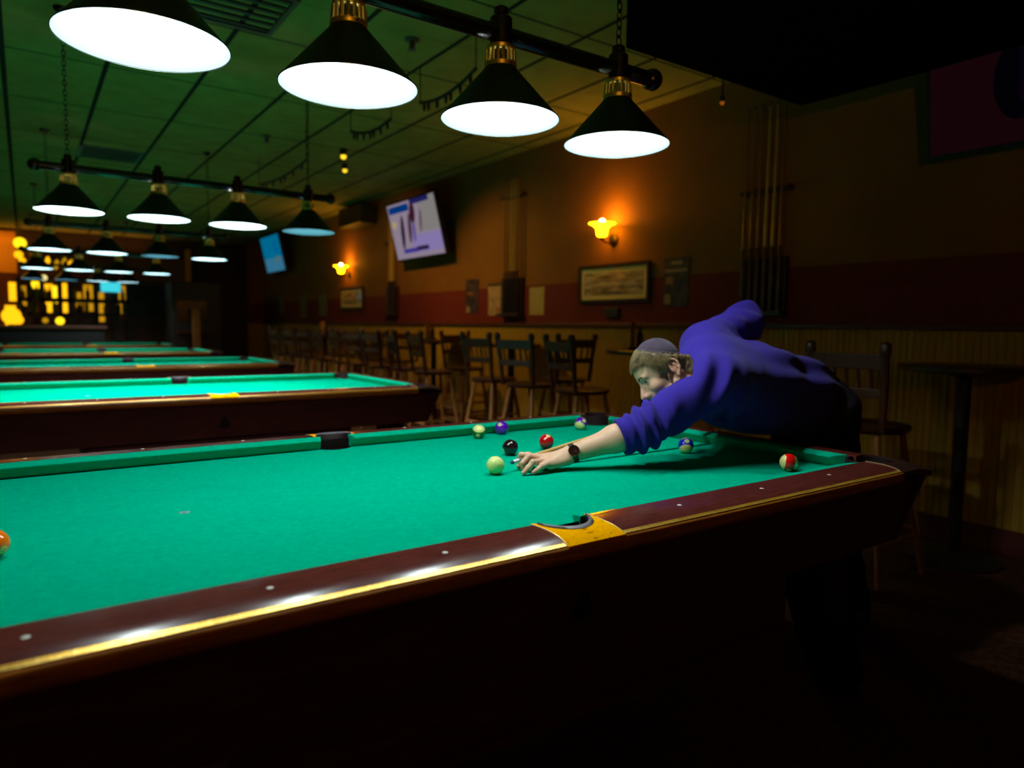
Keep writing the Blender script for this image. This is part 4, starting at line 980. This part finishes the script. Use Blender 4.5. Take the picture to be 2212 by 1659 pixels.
me0 = hair.data; n0 = len(me0.vertices); co = np.zeros(n0 * 3, np.float32); me0.vertices.foreach_get('co', co)
li = np.zeros(len(me0.loops), np.int32); me0.loops.foreach_get('vertex_index', li)
allv = np.concatenate([co.reshape(-1, 3), sv.astype(np.float32)]); allf = np.concatenate([li.reshape(-1, 4), sf.astype(np.int32) + n0])
me = bpy.data.meshes.new('hair'); me.vertices.add(len(allv)); me.vertices.foreach_set('co', allv.ravel()); me.loops.add(len(allf) * 4); me.loops.foreach_set('vertex_index', allf.astype(np.int32).ravel())
me.polygons.add(len(allf)); me.polygons.foreach_set('loop_start', np.arange(0, len(allf) * 4, 4, dtype=np.int32)); me.polygons.foreach_set('loop_total', np.full(len(allf), 4, np.int32)); me.polygons.foreach_set('use_smooth', np.ones(len(allf), bool))
me.update(); me.validate(); me.materials.append(M['hair']); hair.data = me
tag(hair, 'short light brown hair with a fringe and a curled sidelock')
def surf_x(y, z):                                           # where the face surface lies at head y, z
    lo_, hi_ = .03, .14
    xs = np.linspace(hi_, lo_, 120); d = BODY.ev(np.array([hw((x, y, z)) for x in xs])); k = int(np.argmax(d < 0)); return xs[k]
BR = Field()
for s in (-1, 1):
    yz = [(s * .012, .0320), (s * .020, .0360), (s * .030, .0385), (s * .039, .0375), (s * .047, .0335)]
    pts = [(surf_x(y, z) + .0008, y, z) for y, z in yz]
    for a, b_, r in zip(pts, pts[1:], (.0030, .0034, .0032, .0024)): BR.add(HCone(a, b_, r, r * .88), .002)
    yz = [(s * .0195, .0165), (s * .026, .0205), (s * .033, .0212), (s * .040, .0190), (s * .0455, .0150)]
    pts = [(surf_x(y, z) + .0002, y, z) for y, z in yz]
    for a, b_ in zip(pts, pts[1:]): BR.add(HCone(a, b_, .0011, .0011), .001)
M['brow'] = mat('brown_brows', (0.13, 0.075, 0.03), 0.7, bump=.4, bscale=900)
skin_mesh('eyebrows', BR, hw((.085, 0, .035)) - .07, hw((.085, 0, .035)) + .07, .0011 * HS, M['brow'], person)
M['eye'] = mat('eye_white', (0.55, 0.52, 0.46), 0.12); M['iris'] = mat('dark_iris', (0.03, 0.02, 0.015), 0.1)
gz = HR.T @ V(-1, -.08, -.05); gz = gz / np.linalg.norm(gz)
for s in (-1, 1):
    mb = MB(); c = hw((.0795, s * .032, .0140)); mb.sphere((0, 0, 0), .0128, 24, 16); e = mb.build('eye', M['eye'], person, True, ang=180, loc=c)
    g = Vector(HR @ gz); mb = MB(); mb.lathe([(0, .01296), (.0035, .0128), (.0066, .0112)], 20); ir = mb.build('iris', M['iris'], e, True, ang=180); ir.rotation_euler = g.to_track_quat('Z', 'Y').to_euler()
# skullcap
def cap_f(p):
    q = p - cen; d = np.sqrt((q * q).sum(1)); z = (p - KC) @ KA; t1 = V(1, .0, 0) - KA * KA[0]; t1 /= np.linalg.norm(t1); t2 = np.cross(KA, t1)
    an = np.arctan2(q @ t2, q @ t1); seam = np.abs(((an / (2 * PI) * 6 + .12) % 1) - .5) * 2            # six panels with stitched seams
    r = Rk - .0011 * np.exp(-((1 - seam) / .05) ** 2)
    rib = np.where(z < .009, .0010, 0) + np.where(np.abs(z - .009) < .0012, -.0010, 0)
    return smax(smax(d - r - rib, -z, .0015), -(d - (Rk - .007)), .001)
CAP.add(Fn(cap_f, KC, .12), 0)
M['cap'] = mat('plum_grey_felt_cap', (0.050, 0.034, 0.055), 0.9, spec=0.1, sheen=0.12, noise=.15, nscale=120, bump=.3, bscale=700)
cap = skin_mesh('skullcap', CAP, KC - .1, KC + .1, .0014 * HS, M['cap'], person); tag(cap, 'plum grey skullcap with stitched seams')

# ---- sweater
SW = Field()
CH1, CH2, CH3 = V(1.165, -.150, 1.045), V(1.370, -.175, 1.005), V(1.570, -.195, .958)
SW.add(Cone(NB + V(.03, 0, -.01), CH1, .085, .130), .05); SW.add(Cone(CH1, CH2, .140, .152), .06); SW.add(Cone(CH2, CH3, .150, .155), .06); SW.add(Cone(CH3, PEL + V(.02, 0, 0), .155, .150), .05)
bl_ = (SR - SL) / np.linalg.norm(SR - SL)
SW.add(Ell((1.35, -.20, .930), (.30, .120, .098)), .06); SW.add(Cone(SL + V(.03, 0, 0), SR + V(.0, 0, -.02), .088, .088), .07); SW.add(Cone(SR + V(0, 0, -.015), CH2 + bl_ * .070 + V(0, 0, -.01), .086, .095), .06); SW.add(Cone(SL + V(.02, 0, .0), CH2 - bl_ * .075, .088, .11), .06)
cuff = EL + fd * .062
SW.add(Cone(SL, EL, .086, .066), .035); SW.add(Cone(SL + V(0, .02, .005), NB + V(.03, 0, -.005), .080, .088), .04); SW.add(Ell(ray_d(1507, 842, 2.42), (.055, .055, .055)), .05); SW.add(Cone(EL, cuff, .066, .060), .02); SW.add(Cone(SR, ER, .080, .066), .035); 
fr = (WR - ER) / np.linalg.norm(WR - ER); cuffR = ER + fr * .07; SW.add(Cone(ER, cuffR, .066, .058), .02)
SW.add(Cone(NB + V(.01, 0, .01), hw((-.045, 0, -.062)), .080, .068), .03)                  # collar
ua = (EL - SL) / np.linalg.norm(EL - SL); uR = (ER - SR) / np.linalg.norm(ER - SR)
TAX = (PEL - NB) / np.linalg.norm(PEL - NB)
def wrinkles(p, d):
    near = d < .03
    if not near.any(): return d
    q = p[near]; o = np.zeros(len(q))
    # rolled sleeve: ring folds near the cuff, diagonal on the upper arm
    s = (q - EL) @ fd; m = np.exp(-((s - .0) / .055) ** 2) * (((q - EL) ** 2).sum(1) < .022)
    w1 = wob(q, 22, 11)
    o += m * .0105 * np.sin(s * 165 + w1 * 2.6 + (q[:, 2] - EL[2]) * 22)
    s2 = (q - SL) @ ua; r2 = ((q - SL - s2[:, None] * ua) ** 2).sum(1); m2 = np.exp(-((s2 - .24) / .10) ** 2) * (r2 < .018)
    o += m2 * .0055 * np.sin(s2 * 80 + (q[:, 2] - 1) * 70 + wob(q, 16, 13) * 3)
    m3 = np.exp(-((s2 - .03) / .07) ** 2) * (r2 < .03); o += m3 * .0115 * np.sin(s2 * 55 + (q[:, 1] + q[:, 2]) * 46 + wob(q, 14, 17) * 2.5)
    s4 = (q - SR) @ uR; r4 = ((q - SR - s4[:, None] * uR) ** 2).sum(1); m4 = np.exp(-((s4 - .22) / .12) ** 2) * (r4 < .014); o += m4 * .006 * np.sin(s4 * 75 + q[:, 1] * 60 + wob(q, 16, 19) * 3)
    # long soft folds over the back, towards the waist
    t = (q - NB) @ TAX; m5 = np.clip((t - .12) / .2, 0, 1); o += m5 * .0065 * np.sin(q[:, 2] * 42 + q[:, 0] * 13 + q[:, 1] * 30 + wob(q, 9, 23) * 3.2) + .003 * wob(q, 26, 29)
    d = d.copy(); d[near] = d[near] - o; return d
SWc = Field(); SWc.ops = SW.ops
def plane(n, c): n = V(*n) / np.linalg.norm(n); return lambda p: (p - c) @ n
hemc = V(1.685, -.20, .94); hemn = V(.93, -.02, -.36)
SWf = Field()
def sw_f(p):
    d = wrinkles(p, SW.ev(p))
    d = smax(d, plane(hemn, hemc)(p), .012)
    # ribs on cuffs, hem
    return d
class SubField:                                                   # a field used as one primitive, culled by block
    def __init__(s, F, g): s.F, s.g, s.c, s.rad = F, g, V(1.2, 0, 1), 2.0
    def __call__(s, p):
        c = (p.min(0) + p.max(0)) / 2; R = np.linalg.norm(p.max(0) - p.min(0)) / 2
        return s.g(p, s.F.ev(p, s.F.near(c, R + .03)))
def sw_g(p, d):
    d = wrinkles(p, d); d = smax(d, plane(hemn, hemc)(p), .010)
    s = (p - cuff) @ fd                                            # ribbed cuff of the left sleeve
    r = (p - cuff) - s[:, None] * fd; rr = np.sqrt((r * r).sum(1)); n1 = np.cross(fd, V(0, 0, 1)); n1 /= np.linalg.norm(n1); n2 = np.cross(fd, n1); an = np.arctan2(r @ n2, r @ n1)
    cf = np.maximum(np.abs(s - .0) - .017, np.abs(rr - .0525 - .002 * wob(p, 30, 31)) - .0065 - .0013 * np.sin(an * 62))
    d = smin(d, np.where(rr < .085, cf, 1), .006)
    d = smax(d, -np.maximum(rr - .047, -(s + .004)), .003)                        # opening around the forearm
    d = smax(d, np.where(rr < .13, s - .018, -1), .002)
    s = (p - cuffR) @ fr; r = (p - cuffR) - s[:, None] * fr; rr = np.sqrt((r * r).sum(1)); d = smax(d, -np.maximum(rr - .047, -(s + .01)), .003); d = smax(d, np.where(rr < .13, s - .012, -1), .002)
    # collar opening
    cc = hw((-.050, 0, -.052)); cn = hw((-.045, 0, -.062)) - NB; cn = cn / np.linalg.norm(cn); s = (p - cc) @ cn; rc = (p - cc) - s[:, None] * cn; d = smax(d, np.where((np.sqrt((rc * rc).sum(1)) < .057) & (s < .07), s, -1), .006)
    return d
SWf.add(SubField(SW, sw_g), 0)
M['sweater'] = mat('royal_blue_knit', (0.038, 0.022, 0.26), 0.95, spec=0.0, sheen=0.06, noise=0.12, nscale=160, bump=0.55, bscale=620)
sw = skin_mesh('sweater', SWf, (.58, -.52, .74), (1.86, .22, 1.40), .0028 * HS, M['sweater'], person); tag(sw, 'royal blue knit sweater with pushed-up sleeves')
# ---- trousers and shoes
TR = Field(); TR.add(Cone(PEL + V(-.03, 0, .01), PEL + V(.045, 0, -.01), .118, .138), .04); TR.add(Ell(PEL + V(.06, -.01, -.03), (.130, .160, .13)), .05)
for hip, kn, an in ((HIPL, KL, AL_), (HIPR, KR, AR)):
    TR.add(Cone(hip + V(.02, 0, -.02), kn, .112, .072), .05); TR.add(Cone(kn, an + V(0, 0, .0), .072, .060), .03)
def tr_g(p, d): d = d - .004 * wob(p, 30, 41) - .003 * np.sin(p[:, 2] * 60 + wob(p, 12, 43) * 3); return smax(d, -(p[:, 2] - .055), .004)
TRf = Field(); TRf.add(SubField(TR, tr_g), 0)
M['trousers'] = mat('black_trousers', (0.012, 0.008, 0.011), 0.85, spec=0.2, bump=.3, bscale=500)
skin_mesh('trousers', TRf, (1.40, -.50, .02), (2.30, .36, 1.16), .0055 * HS, M['trousers'], person)
M['shoe'] = mat('black_shoe', (0.01, 0.008, 0.008), 0.35)
for an, fx in ((AL_, -1), (AR, 1)):
    SH = Field(); SH.add(Cone(an + V(.035, 0, -.040), an + V(-.06, .01 * fx, -.040), .048, .050), .02); SH.add(Cone(an + V(-.06, .01 * fx, -.040), an + V(-.185, .022 * fx, -.056), .050, .034), .02); SH.add(Cone(an + V(.01, 0, -.02), an + V(.0, 0, .02), .05, .046), .02)
    SH.cut(Fn(lambda p: .004 - p[:, 2], an, 1), .002)
    skin_mesh('shoe', SH, an + V(-.26, -.1, -.1), an + V(.12, .1, .1), .005 * HS, M['shoe'], person)

# ---- wristwatch
wr = EL + (WL - EL) * .905; T = empty('wristwatch', wr, 0, 'black-faced wristwatch with dark strap on the player\'s left wrist', 'wristwatch')
wn = V(-.48, -.80, .42); wn = wn - fd * (wn @ fd); wn /= np.linalg.norm(wn); wb = np.cross(wn, fd)
WMt = Matrix((Vector(fd), Vector(wb), Vector(wn))).transposed()
def wlocal(o): o.rotation_euler = WMt.to_euler(); return o
fl = .0305
mb = MB(); ring = []
nd = V(.1, -.3, .95); nd /= np.linalg.norm(nd)
for i in range(40):
    a = 2 * PI * i / 40; dirn = wb * math.cos(a) + wn * math.sin(a); k = abs(dirn @ nd); rr = .0330 * (1 - .13 * k)
    for du, dr in ((-.0085, .0), (-.0085, .0025), (.0085, .0025), (.0085, .0)): ring.append(tuple(fd * du + dirn * (rr + dr)))
mb.add(ring, [(i * 4 + k, i * 4 + (k + 1) % 4, ((i + 1) % 40) * 4 + (k + 1) % 4, ((i + 1) % 40) * 4 + k) for i in range(40) for k in range(4)]); M['strap'] = mat('dark_leather_strap', (0.02, 0.012, 0.010), 0.5); mb.build('strap', M['strap'], T, True, ang=50)
h0 = .0315
mb = MB(); mb.lathe([(.0150, h0 - .003), (.0185, h0), (.0190, h0 + .004), (.0182, h0 + .0072), (.0168, h0 + .0075), (.0165, h0 + .006)], 40); cs = wlocal(mb.build('watch_case', M['chrome'], T, True, ang=40))
M['dial'] = mat('black_dial', (0.018, 0.006, 0.009), 0.15, spec=0.6); mb = MB(); mb.lathe([(0, h0 + .0062), (.0168, h0 + .0062)], 40); wlocal(mb.build('dial', M['dial'], T))
M['hand_metal'] = mat('copper_hand', (0.55, 0.22, 0.12), 0.3, metal=.8)
for ang_, ln in ((2.4, .011), (2.85, .008)):
    mb = MB(); mb.bar((0, 0, h0 + .0066), (math.cos(ang_) * ln, math.sin(ang_) * ln, h0 + .0066), .0009, .0004); wlocal(mb.build('watch_hand', M['hand_metal'], T))
mb = MB(); mb.tube([(0, .0185, h0 + .003), (0, .0215, h0 + .003)], .002, 8); wlocal(mb.build('crown', M['chrome'], T))
for sx in (-1, 1):
    pass
# ---- cue
Tq = empty('cue_stick', CUE_A, 0, 'maple cue with white ferrule and blue tip held by the leaning man', 'cue stick')
Tq.rotation_euler = Vector(CUE_D).to_track_quat('Z', 'Y').to_euler()
mb = MB(); mb.lathe([(0, -.002), (.004, -.0015), (.0060, .001), (.0064, .008)], 20); mb.build('tip', M['blue_tip'], Tq, True)
mb = MB(); mb.lathe([(.0064, .008), (.0065, .030)], 20); mb.build('ferrule', M['ferrule'], Tq, True)
mb = MB(); mb.lathe([(.00652, .030), (.00654, .036)], 20); mb.build('ferrule_ring', mat('blue_ring', (.02, .16, .28), .4), Tq, True)
mb = MB(); mb.lathe([(.0066, .036), (.0074, .18), (.0085, .40), (.0110, .74)], 20); mb.build('shaft', M['cue_shaft'], Tq, True)
mb = MB(); mb.lathe([(.0110, .74), (.0113, .76), (.0145, 1.44), (.0145, 1.468), (.012, 1.474), (0, 1.474)], 20); mb.build('butt', M['cue_butt'], Tq, True, ang=40)
# ================================================================== CEILING FITTINGS
M['vent'] = mat('dark_vent_metal', (0.05, 0.05, 0.045), 0.5)
def vent(x, y, w, d, label):
    T = empty('ceiling_vent', (x, y, H), 0, label, 'ceiling vent', 'ceiling vents')
    mb = MB(); f = .03
    for c, s in (((0, d / 2 - f / 2, -.006), (w, f, .012)), ((0, -d / 2 + f / 2, -.006), (w, f, .012)), ((w / 2 - f / 2, 0, -.006), (f, d - 2 * f, .012)), ((-w / 2 + f / 2, 0, -.006), (f, d - 2 * f, .012))): mb.box(c, s)
    mb.build('frame', M['vent'], T)
    for k in range(6): m2 = MB(); m2.box((0, -d / 2 + .07 + (d - .14) * k / 5, -.008), (w - .07, .035, .006)); m2.build('slat', M['black'], T)
vent(.12, 2.55, .60, .60, 'square ceiling vent near the top of the photo')
vent(-.10, 7.15, .60, .60, 'square ceiling vent above the third table')
for (u, v, lb) in ((890, 95, 'sprinkler head on the ceiling right of the second shade'), (576, 300, 'sprinkler head on the ceiling behind the first row of lights')):
    p = at(u, v, 2, H - .03); T = MB(); T.lathe([(0, .03), (.05, .03), (.05, .022), (.018, .016), (.018, -.03), (.028, -.034), (.028, -.038), (0, -.038)], 18); o = T.build('sprinkler_head', M['vent'], None, True, ang=40); o.location = (p.x, p.y, H - .030); tag(o, lb, 'sprinkler', 'sprinklers')
# hanging garland cables with small sockets
M['cable'] = mat('black_cable', (0.008, 0.008, 0.008), 0.6)
def garland(pu, pv, qu, qv, z, sag, label, n=7):
    p, q = at(pu, pv, 2, z), at(qu, qv, 2, z); T = empty('cable_garland', (p.x, p.y, H), 0, label, 'cable garland', 'cable garlands under the ceiling')
    pts = []
    for i in range(13):
        t = i / 12; r = p.lerp(q, t) - Vector((p.x, p.y, H)); r.z -= sag * 4 * t * (1 - t); pts.append(r)
    MB().tube(pts, .012, 8).build('cable', M['cable'], T, True)
    m = MB()
    for e in (pts[0], pts[-1]): m.tube([e, (e.x, e.y, -.002)], .004, 6)
    m.build('hanger', M['cable'], T, True)
    for i in range(n):
        r = pts[1 + int(i * 10 / max(1, n - 1))]; b = MB(); b.lathe([(.006, 0), (.011, -.01), (.011, -.035), (.006, -.06), (0, -.062)], 10, tuple(r)); b.build('socket', M['cable'], T, True)
garland(908, 222, 1028, 148, 2.80, .05, 'dark cable garland left of the third shade')
garland(758, 284, 845, 256, 2.82, .05, 'dark cable garland below the second shade')
garland(560, 398, 662, 345, 2.78, .05, 'dark cable garland above the second row of lights')
M['amber_dot'] = emis('amber_bulb_glow', (1.0, 0.62, 0.02), 1.6); M['dim_dot'] = emis('dim_orange_bulb_glow', (1.0, 0.25, 0.02), 0.25)
def dot(u, v, axis, val, r, m, label, grp=None):
    p = at(u, v, axis, val); T = empty('ceiling_spotlight', p, 0, label, 'spotlight', grp or 'small amber spotlights')
    MB().sphere((0, 0, 0), r, 14, 8).build('lens', m, T, True)
    mb = MB(); mb.lathe([(r * 1.0, r * .35), (r * 1.25, r * .7), (r * 1.25, r * 2.6), (0, r * 2.6)], 16); mb.tube([(0, 0, r * 2.6), (0, 0, H - p.z)], .006, 6) if H - p.z > r * 2.7 else None
    mb.build('housing', M['black'], T, True, ang=40)
dot(742, 338, 2, 2.98, .030, M['amber_dot'], 'amber spotlight on the ceiling, upper of two')
dot(745, 368, 2, 2.98, .026, M['amber_dot'], 'amber spotlight on the ceiling, lower of two')
SPOTS = []
dot(1560, 222, 0, 2.6, .014, M['dim_dot'], 'tiny orange light in the dark near the right wall')
def spot(name, loc, target, power, ang, col, r=.03):
    l = bpy.data.lights.new(name, 'SPOT'); l.energy = power; l.color = col; l.spot_size = math.radians(ang); l.spot_blend = 1.0; l.shadow_soft_size = r
    o = bpy.data.objects.new(name, l); COL.objects.link(o); o.location = loc; o.rotation_euler = (Vector(target) - Vector(loc)).to_track_quat('-Z', 'Y').to_euler()
pa, pb_ = at(742, 338, 2, 2.98), at(745, 368, 2, 2.98); po = at(1560, 222, 0, 2.6)
spot('amber_spot_beam', pa + Vector((.05, -.06, -.06)), (3.45, 4.5, .50), 74, 108, (1, .62, .12))
spot('amber_spot_beam', pb_ + Vector((.05, .0, -.06)), (3.45, 7.6, .60), 60, 122, (1, .55, .10))
spot('orange_spot_beam', po + Vector((.04, -.02, -.04)), (3.45, po.y + .5, .9), .6, 120, (1, .42, .08))
# added matt-black box standing in for darkness at the room's right end
blk = MB(); blk.box((2.3, -1.37, 2.83), (1.5, 4.3, .46)); o = blk.build('added_dark_box', M['matt_black']); struct(o)

# ================================================================== BAR AT THE BACK
M['glow_amber'] = emis('back_bar_glow', (1.0, 0.46, 0.005), 1.6); M['glow_yellow'] = emis('yellow_lamp_glow', (1.0, 0.66, 0.01), 1.8)
M['glow_dim'] = emis('dim_amber_glow', (0.75, 0.36, 0.008), 0.75); M['glow_cyan'] = emis('cyan_sign_glow', (0.05, 0.62, 0.72), 1.1); M['glow_pale'] = emis('pale_lamp_glow', (1.0, 0.80, 0.30), 1.3)
M['bottle_amber'] = mat('amber_bottle_glass', (0.55, 0.20, 0.01), 0.12); M['bottle_green'] = mat('green_bottle_glass', (0.10, 0.20, 0.02), 0.12); M['barwood'] = mat('bar_wood_redbrown', (0.10, 0.022, 0.006), 0.45)
M['orange_wall'] = mat('orange_wall_paint', (0.75, 0.30, 0.01), 0.7)
yb = YB - .02
def pane(name, u0, v0, u1, v1, m, y=yb, t=.03, label=None, cat=None, parent=None, kind=None, grp=None):
    a, b = at(u0, v1, 1, y), at(u1, v0, 1, y)
    o = MB().box(((a.x + b.x) / 2, y, (a.z + b.z) / 2), (abs(b.x - a.x), t, abs(b.z - a.z))).build(name, m, parent)
    if label: tag(o, label, cat, grp)
    if kind: o['kind'] = kind
    return o
# back bar unit with lit compartments
T = empty('back_bar', (-1.6, yb - .2, 0), 0, 'lit back bar cabinet at the far left end of the hall', 'back bar')
def bb(name, u0, v0, u1, v1, m, y, t=.03):
    o = pane(name, u0, v0, u1, v1, m, y, t); o.parent = T; o.matrix_parent_inverse = Matrix.Translation((1.6, -(yb - .2), 0)); return o
bb('back_panel', -40, 600, 280, 740, M['barwood'], yb - .02, .03)
for u0, v0, u1, v1, m in ((93, 614, 114, 678, M['glow_amber']), (116, 618, 125, 655, M['glow_yellow']), (133, 612, 144, 676, M['glow_amber']), (64, 606, 88, 622, M['glow_yellow']), (20, 610, 36, 650, M['glow_amber']), (12, 660, 34, 702, M['glow_amber']),
                          (165, 632, 175, 664, M['glow_dim']), (182, 616, 200, 672, M['glow_dim']), (215, 632, 224, 695, M['glow_dim']), (250, 632, 262, 668, M['glow_dim']), (256, 662, 274, 684, M['glow_dim']), (264, 618, 274, 660, M['glow_dim']), (45, 618, 56, 660, M['glow_dim'])):
    bb('lit_panel', u0, v0, u1, v1, m, yb - .06, .02)
for u in (40, 62, 90, 128, 150, 205, 245, 275): bb('upright', u, 600, u + 5, 735, M['black'], yb - .16, .20)
for v in (603, 648, 678): bb('shelf', 38, v, 280, v + 3, M['black'], yb - .16, .20)
# bottles standing on the shelves
def bottle(u, v, y, m, label, h=.30):
    p = at(u, v, 1, y); mb = MB(); mb.lathe([(0, 0), (.038, 0), (.04, .01), (.04, h * .58), (.014, h * .78), (.013, h), (0, h)], 14); o = mb.build('bottle', m, None, True, ang=50); o.location = p; tag(o, label, 'bottle', 'bottles on the back bar shelves')
bl = [(50, 648), (70, 648), (80, 648), (100, 648), (108, 648), (155, 648), (162, 648), (190, 648), (252, 648), (265, 648), (48, 678), (72, 678), (82, 678), (98, 678), (118, 678), (158, 678), (172, 678), (188, 678), (228, 678), (257, 678), (268, 678)]
for i, (u, v) in enumerate(bl):
    row = 'upper' if v == 648 else 'lower'; n = [b for b in bl if b[1] == v].index((u, v)) + 1
    o = bottle(u, v - .4, yb - .12, [M['bottle_amber'], M['bottle_dark'], M['bottle_green']][(i * 7) % 3], '%s bottle from the left on the %s shelf of the back bar' % (['first', 'second', 'third', 'fourth', 'fifth', 'sixth', 'seventh', 'eighth', 'ninth', 'tenth', 'eleventh'][n - 1], row), .24 + .04 * (i % 3))
# hanging amber lamps over the bar
def hang(u, v, r, m, label, y=yb - .9, cat='pendant lamp'):
    p = at(u, v, 1, y); T2 = empty('pendant_lamp', p, 0, label, cat, 'glowing lamps by the bar')
    MB().sphere((0, 0, 0), r, 18, 12).build('globe', m, T2, True); MB().tube([(0, 0, r * .9), (0, 0, H - p.z)], .008, 6).build('cord', M['cable'], T2, True)
hang(43, 525, .105, M['glow_yellow'], 'large yellow globe lamp at the far left over the bar')
hang(40, 550, .075, M['glow_amber'], 'upper of two small amber globes below the big globe', yb - .6)
hang(48, 563, .06, M['glow_amber'], 'lower of two small amber globes below the big globe', yb - .42)
M['chand'] = mat('amber_crystal', (0.6, 0.25, 0.01), 0.2)
p = at(112, 566, 1, yb - .7); T3 = empty('chandelier', p, 0, 'amber chandelier hanging over the bar', 'chandelier')
MB().lathe([(.34, .10), (.36, .12), (.36, .17), (.34, .17)], 28).build('ring', M['bronze'], T3, True); MB().tube([(0, 0, .15), (0, 0, H - p.z)], .01, 6).build('stem', M['bronze'], T3, True)
for k in range(14):
    a = 2 * PI * k / 14; b = MB(); b.sphere((.33 * math.cos(a), .33 * math.sin(a), .0 - .05 * (k % 2)), .036, 10, 8, (1, 1, 2.2)); b.build('candle_glass', [M['glow_dim'], M['glow_amber'], M['glow_dim']][k % 3], T3, True)
m_ = MB()
for k in range(4): a = PI * k / 4; m_.bar((.34 * math.cos(a), .34 * math.sin(a), .14), (-.34 * math.cos(a), -.34 * math.sin(a), .14), .012, .012)
m_.build('spokes', M['bronze'], T3)
hang(95, 600, .055, M['glow_pale'], 'pale globe lamp under the fourth row of shades', yb - .5)
for (u, v, r, m, lb) in ((25, 690, .16, M['glow_amber'], 'amber table lamp at the left end of the bar'), (130, 703, .075, M['glow_yellow'], 'small yellow candle lamp on the bar'), (98, 692, .05, M['glow_dim'], 'dim candle lamp left of the yellow one on the bar'), (40, 697, .085, M['glow_amber'], 'amber candle lamp beside the table lamp')):
    q = at(u, v, 1, yb - (1.12 if r == .085 else .93)); T4 = empty('bar_lamp', (q.x, q.y, 1.125), 0, lb, 'table lamp', 'small lamps on the bar')
    MB().sphere((0, 0, max(q.z - 1.125, r + .02)), r, 16, 10).build('globe', m, T4, True); MB().lathe([(0, 0), (.06, 0), (.06, .015), (.015, .03), (.015, max(q.z - 1.125 - r * .9, .03)), (0, max(q.z - 1.125 - r * .9, .03))], 16).build('base', M['bronze'], T4, True, ang=40)
# bar counter
T5 = empty('bar_counter', (-1.3, yb - 1.05, 0), 0, 'dark bar counter in front of the lit shelves', 'bar counter')
MB().box((0, 0, .54), (3.3, .5, 1.08)).build('front', M['black'], T5); MB().box((0, -.03, 1.1), (3.4, .62, .05)).build('counter_top', M['barwood'], T5, bevel=.01)
# doorway with a cyan sign, dark television, red-brown wall, posts
o = pane('neon_sign', 218, 611, 260, 630, M['glow_cyan'], yb - .30, .05, 'bright cyan sign hanging at the back bar', 'sign')
m2 = MB(); a = at(239, 611, 1, yb - .30); m2.tube([(a.x - .15, a.y, a.z), (a.x - .15, a.y, H - .001)], .008, 6); m2.tube([(a.x + .15, a.y, a.z), (a.x + .15, a.y, H - .001)], .008, 6); w = m2.build('wire', M['cable']); w.parent = o
struct(pane('door_1', 226, 640, 250, 735, M['black'], yb - .005, .03)); 
struct(pane('trim_5', 284, 560, 412, 760, M['barwood'], yb - .004, .02))
o = pane('television', 285, 610, 361, 686, M['black'], yb - .0495, .07, 'switched-off black television on the red-brown back wall', 'television', grp='wall televisions')
struct(pane('trim_6', 402, 540, 411, 640, M['orange_trim'] if 'orange_trim' in M else M['orange_wall'], yb - .01, .04))
struct(pane('trim_7', -60, 500, 33, 720, M['orange_wall'], yb - .005, .02))
# dark cabinet (game machine) standing against the end of the right wall
pc = empty('arcade_cabinet', (1.95, 13.9, 0), 0, 'tall dark game cabinet at the far end, right of the last table', 'game cabinet')
MB().box((0, 0, 1.02), (.95, .75, 2.04)).build('cabinet_body', M['black'], pc, bevel=.02); MB().box((-.1, -.382, 1.45), (.55, .012, .42)).build('screen', M['bottle_dark'], pc); MB().box((-.1, -.46, 1.02), (.6, .18, .06)).build('control_panel', M['apron'], pc, bevel=.01)
pp = at(424, 700, 1, 13.3); o = MB().box((pp.x, 13.3, .75), (.13, .10, 1.5)).build('trim_8', M['stool_leg']); struct(o)
# light inside the bar
def area(name, loc, rot, size, power, col):
    l = bpy.data.lights.new(name, 'AREA'); l.energy = power; l.color = col; l.size = size[0]; l.shape = 'RECTANGLE'; l.size_y = size[1]; o = bpy.data.objects.new(name, l); COL.objects.link(o); o.location = loc; o.rotation_euler = rot; return o
area('bar_ceiling_light', (-1.9, yb - .6, H - .05), (0, 0, 0), (1.8, .3), 16, (1, .45, .05))
area('bar_cove_light', (-.2, yb - .25, H - .35), (PI, 0, 0), (3.2, .1), 4, (1, .4, .06))

# ================================================================== WORLD / VIEW
w = bpy.data.worlds.new('world'); S.world = w; w.use_nodes = True
w.node_tree.nodes['Background'].inputs['Color'].default_value = (0.001, 0.0006, 0.0004, 1); w.node_tree.nodes['Background'].inputs['Strength'].default_value = 1.0
S.view_settings.view_transform = 'Standard'; S.view_settings.look = 'None'; S.view_settings.gamma = 1.0; S.view_settings.use_curve_mapping = False
S.view_settings.exposure = 0.0
cy = S.cycles; cy.use_denoising = True; cy.max_bounces = 8; cy.diffuse_bounces = 4; cy.glossy_bounces = 4; cy.transmission_bounces = 6; cy.sample_clamp_indirect = 4.0; cy.caustics_reflective = False; cy.caustics_refractive = False; cy.blur_glossy = 0.5
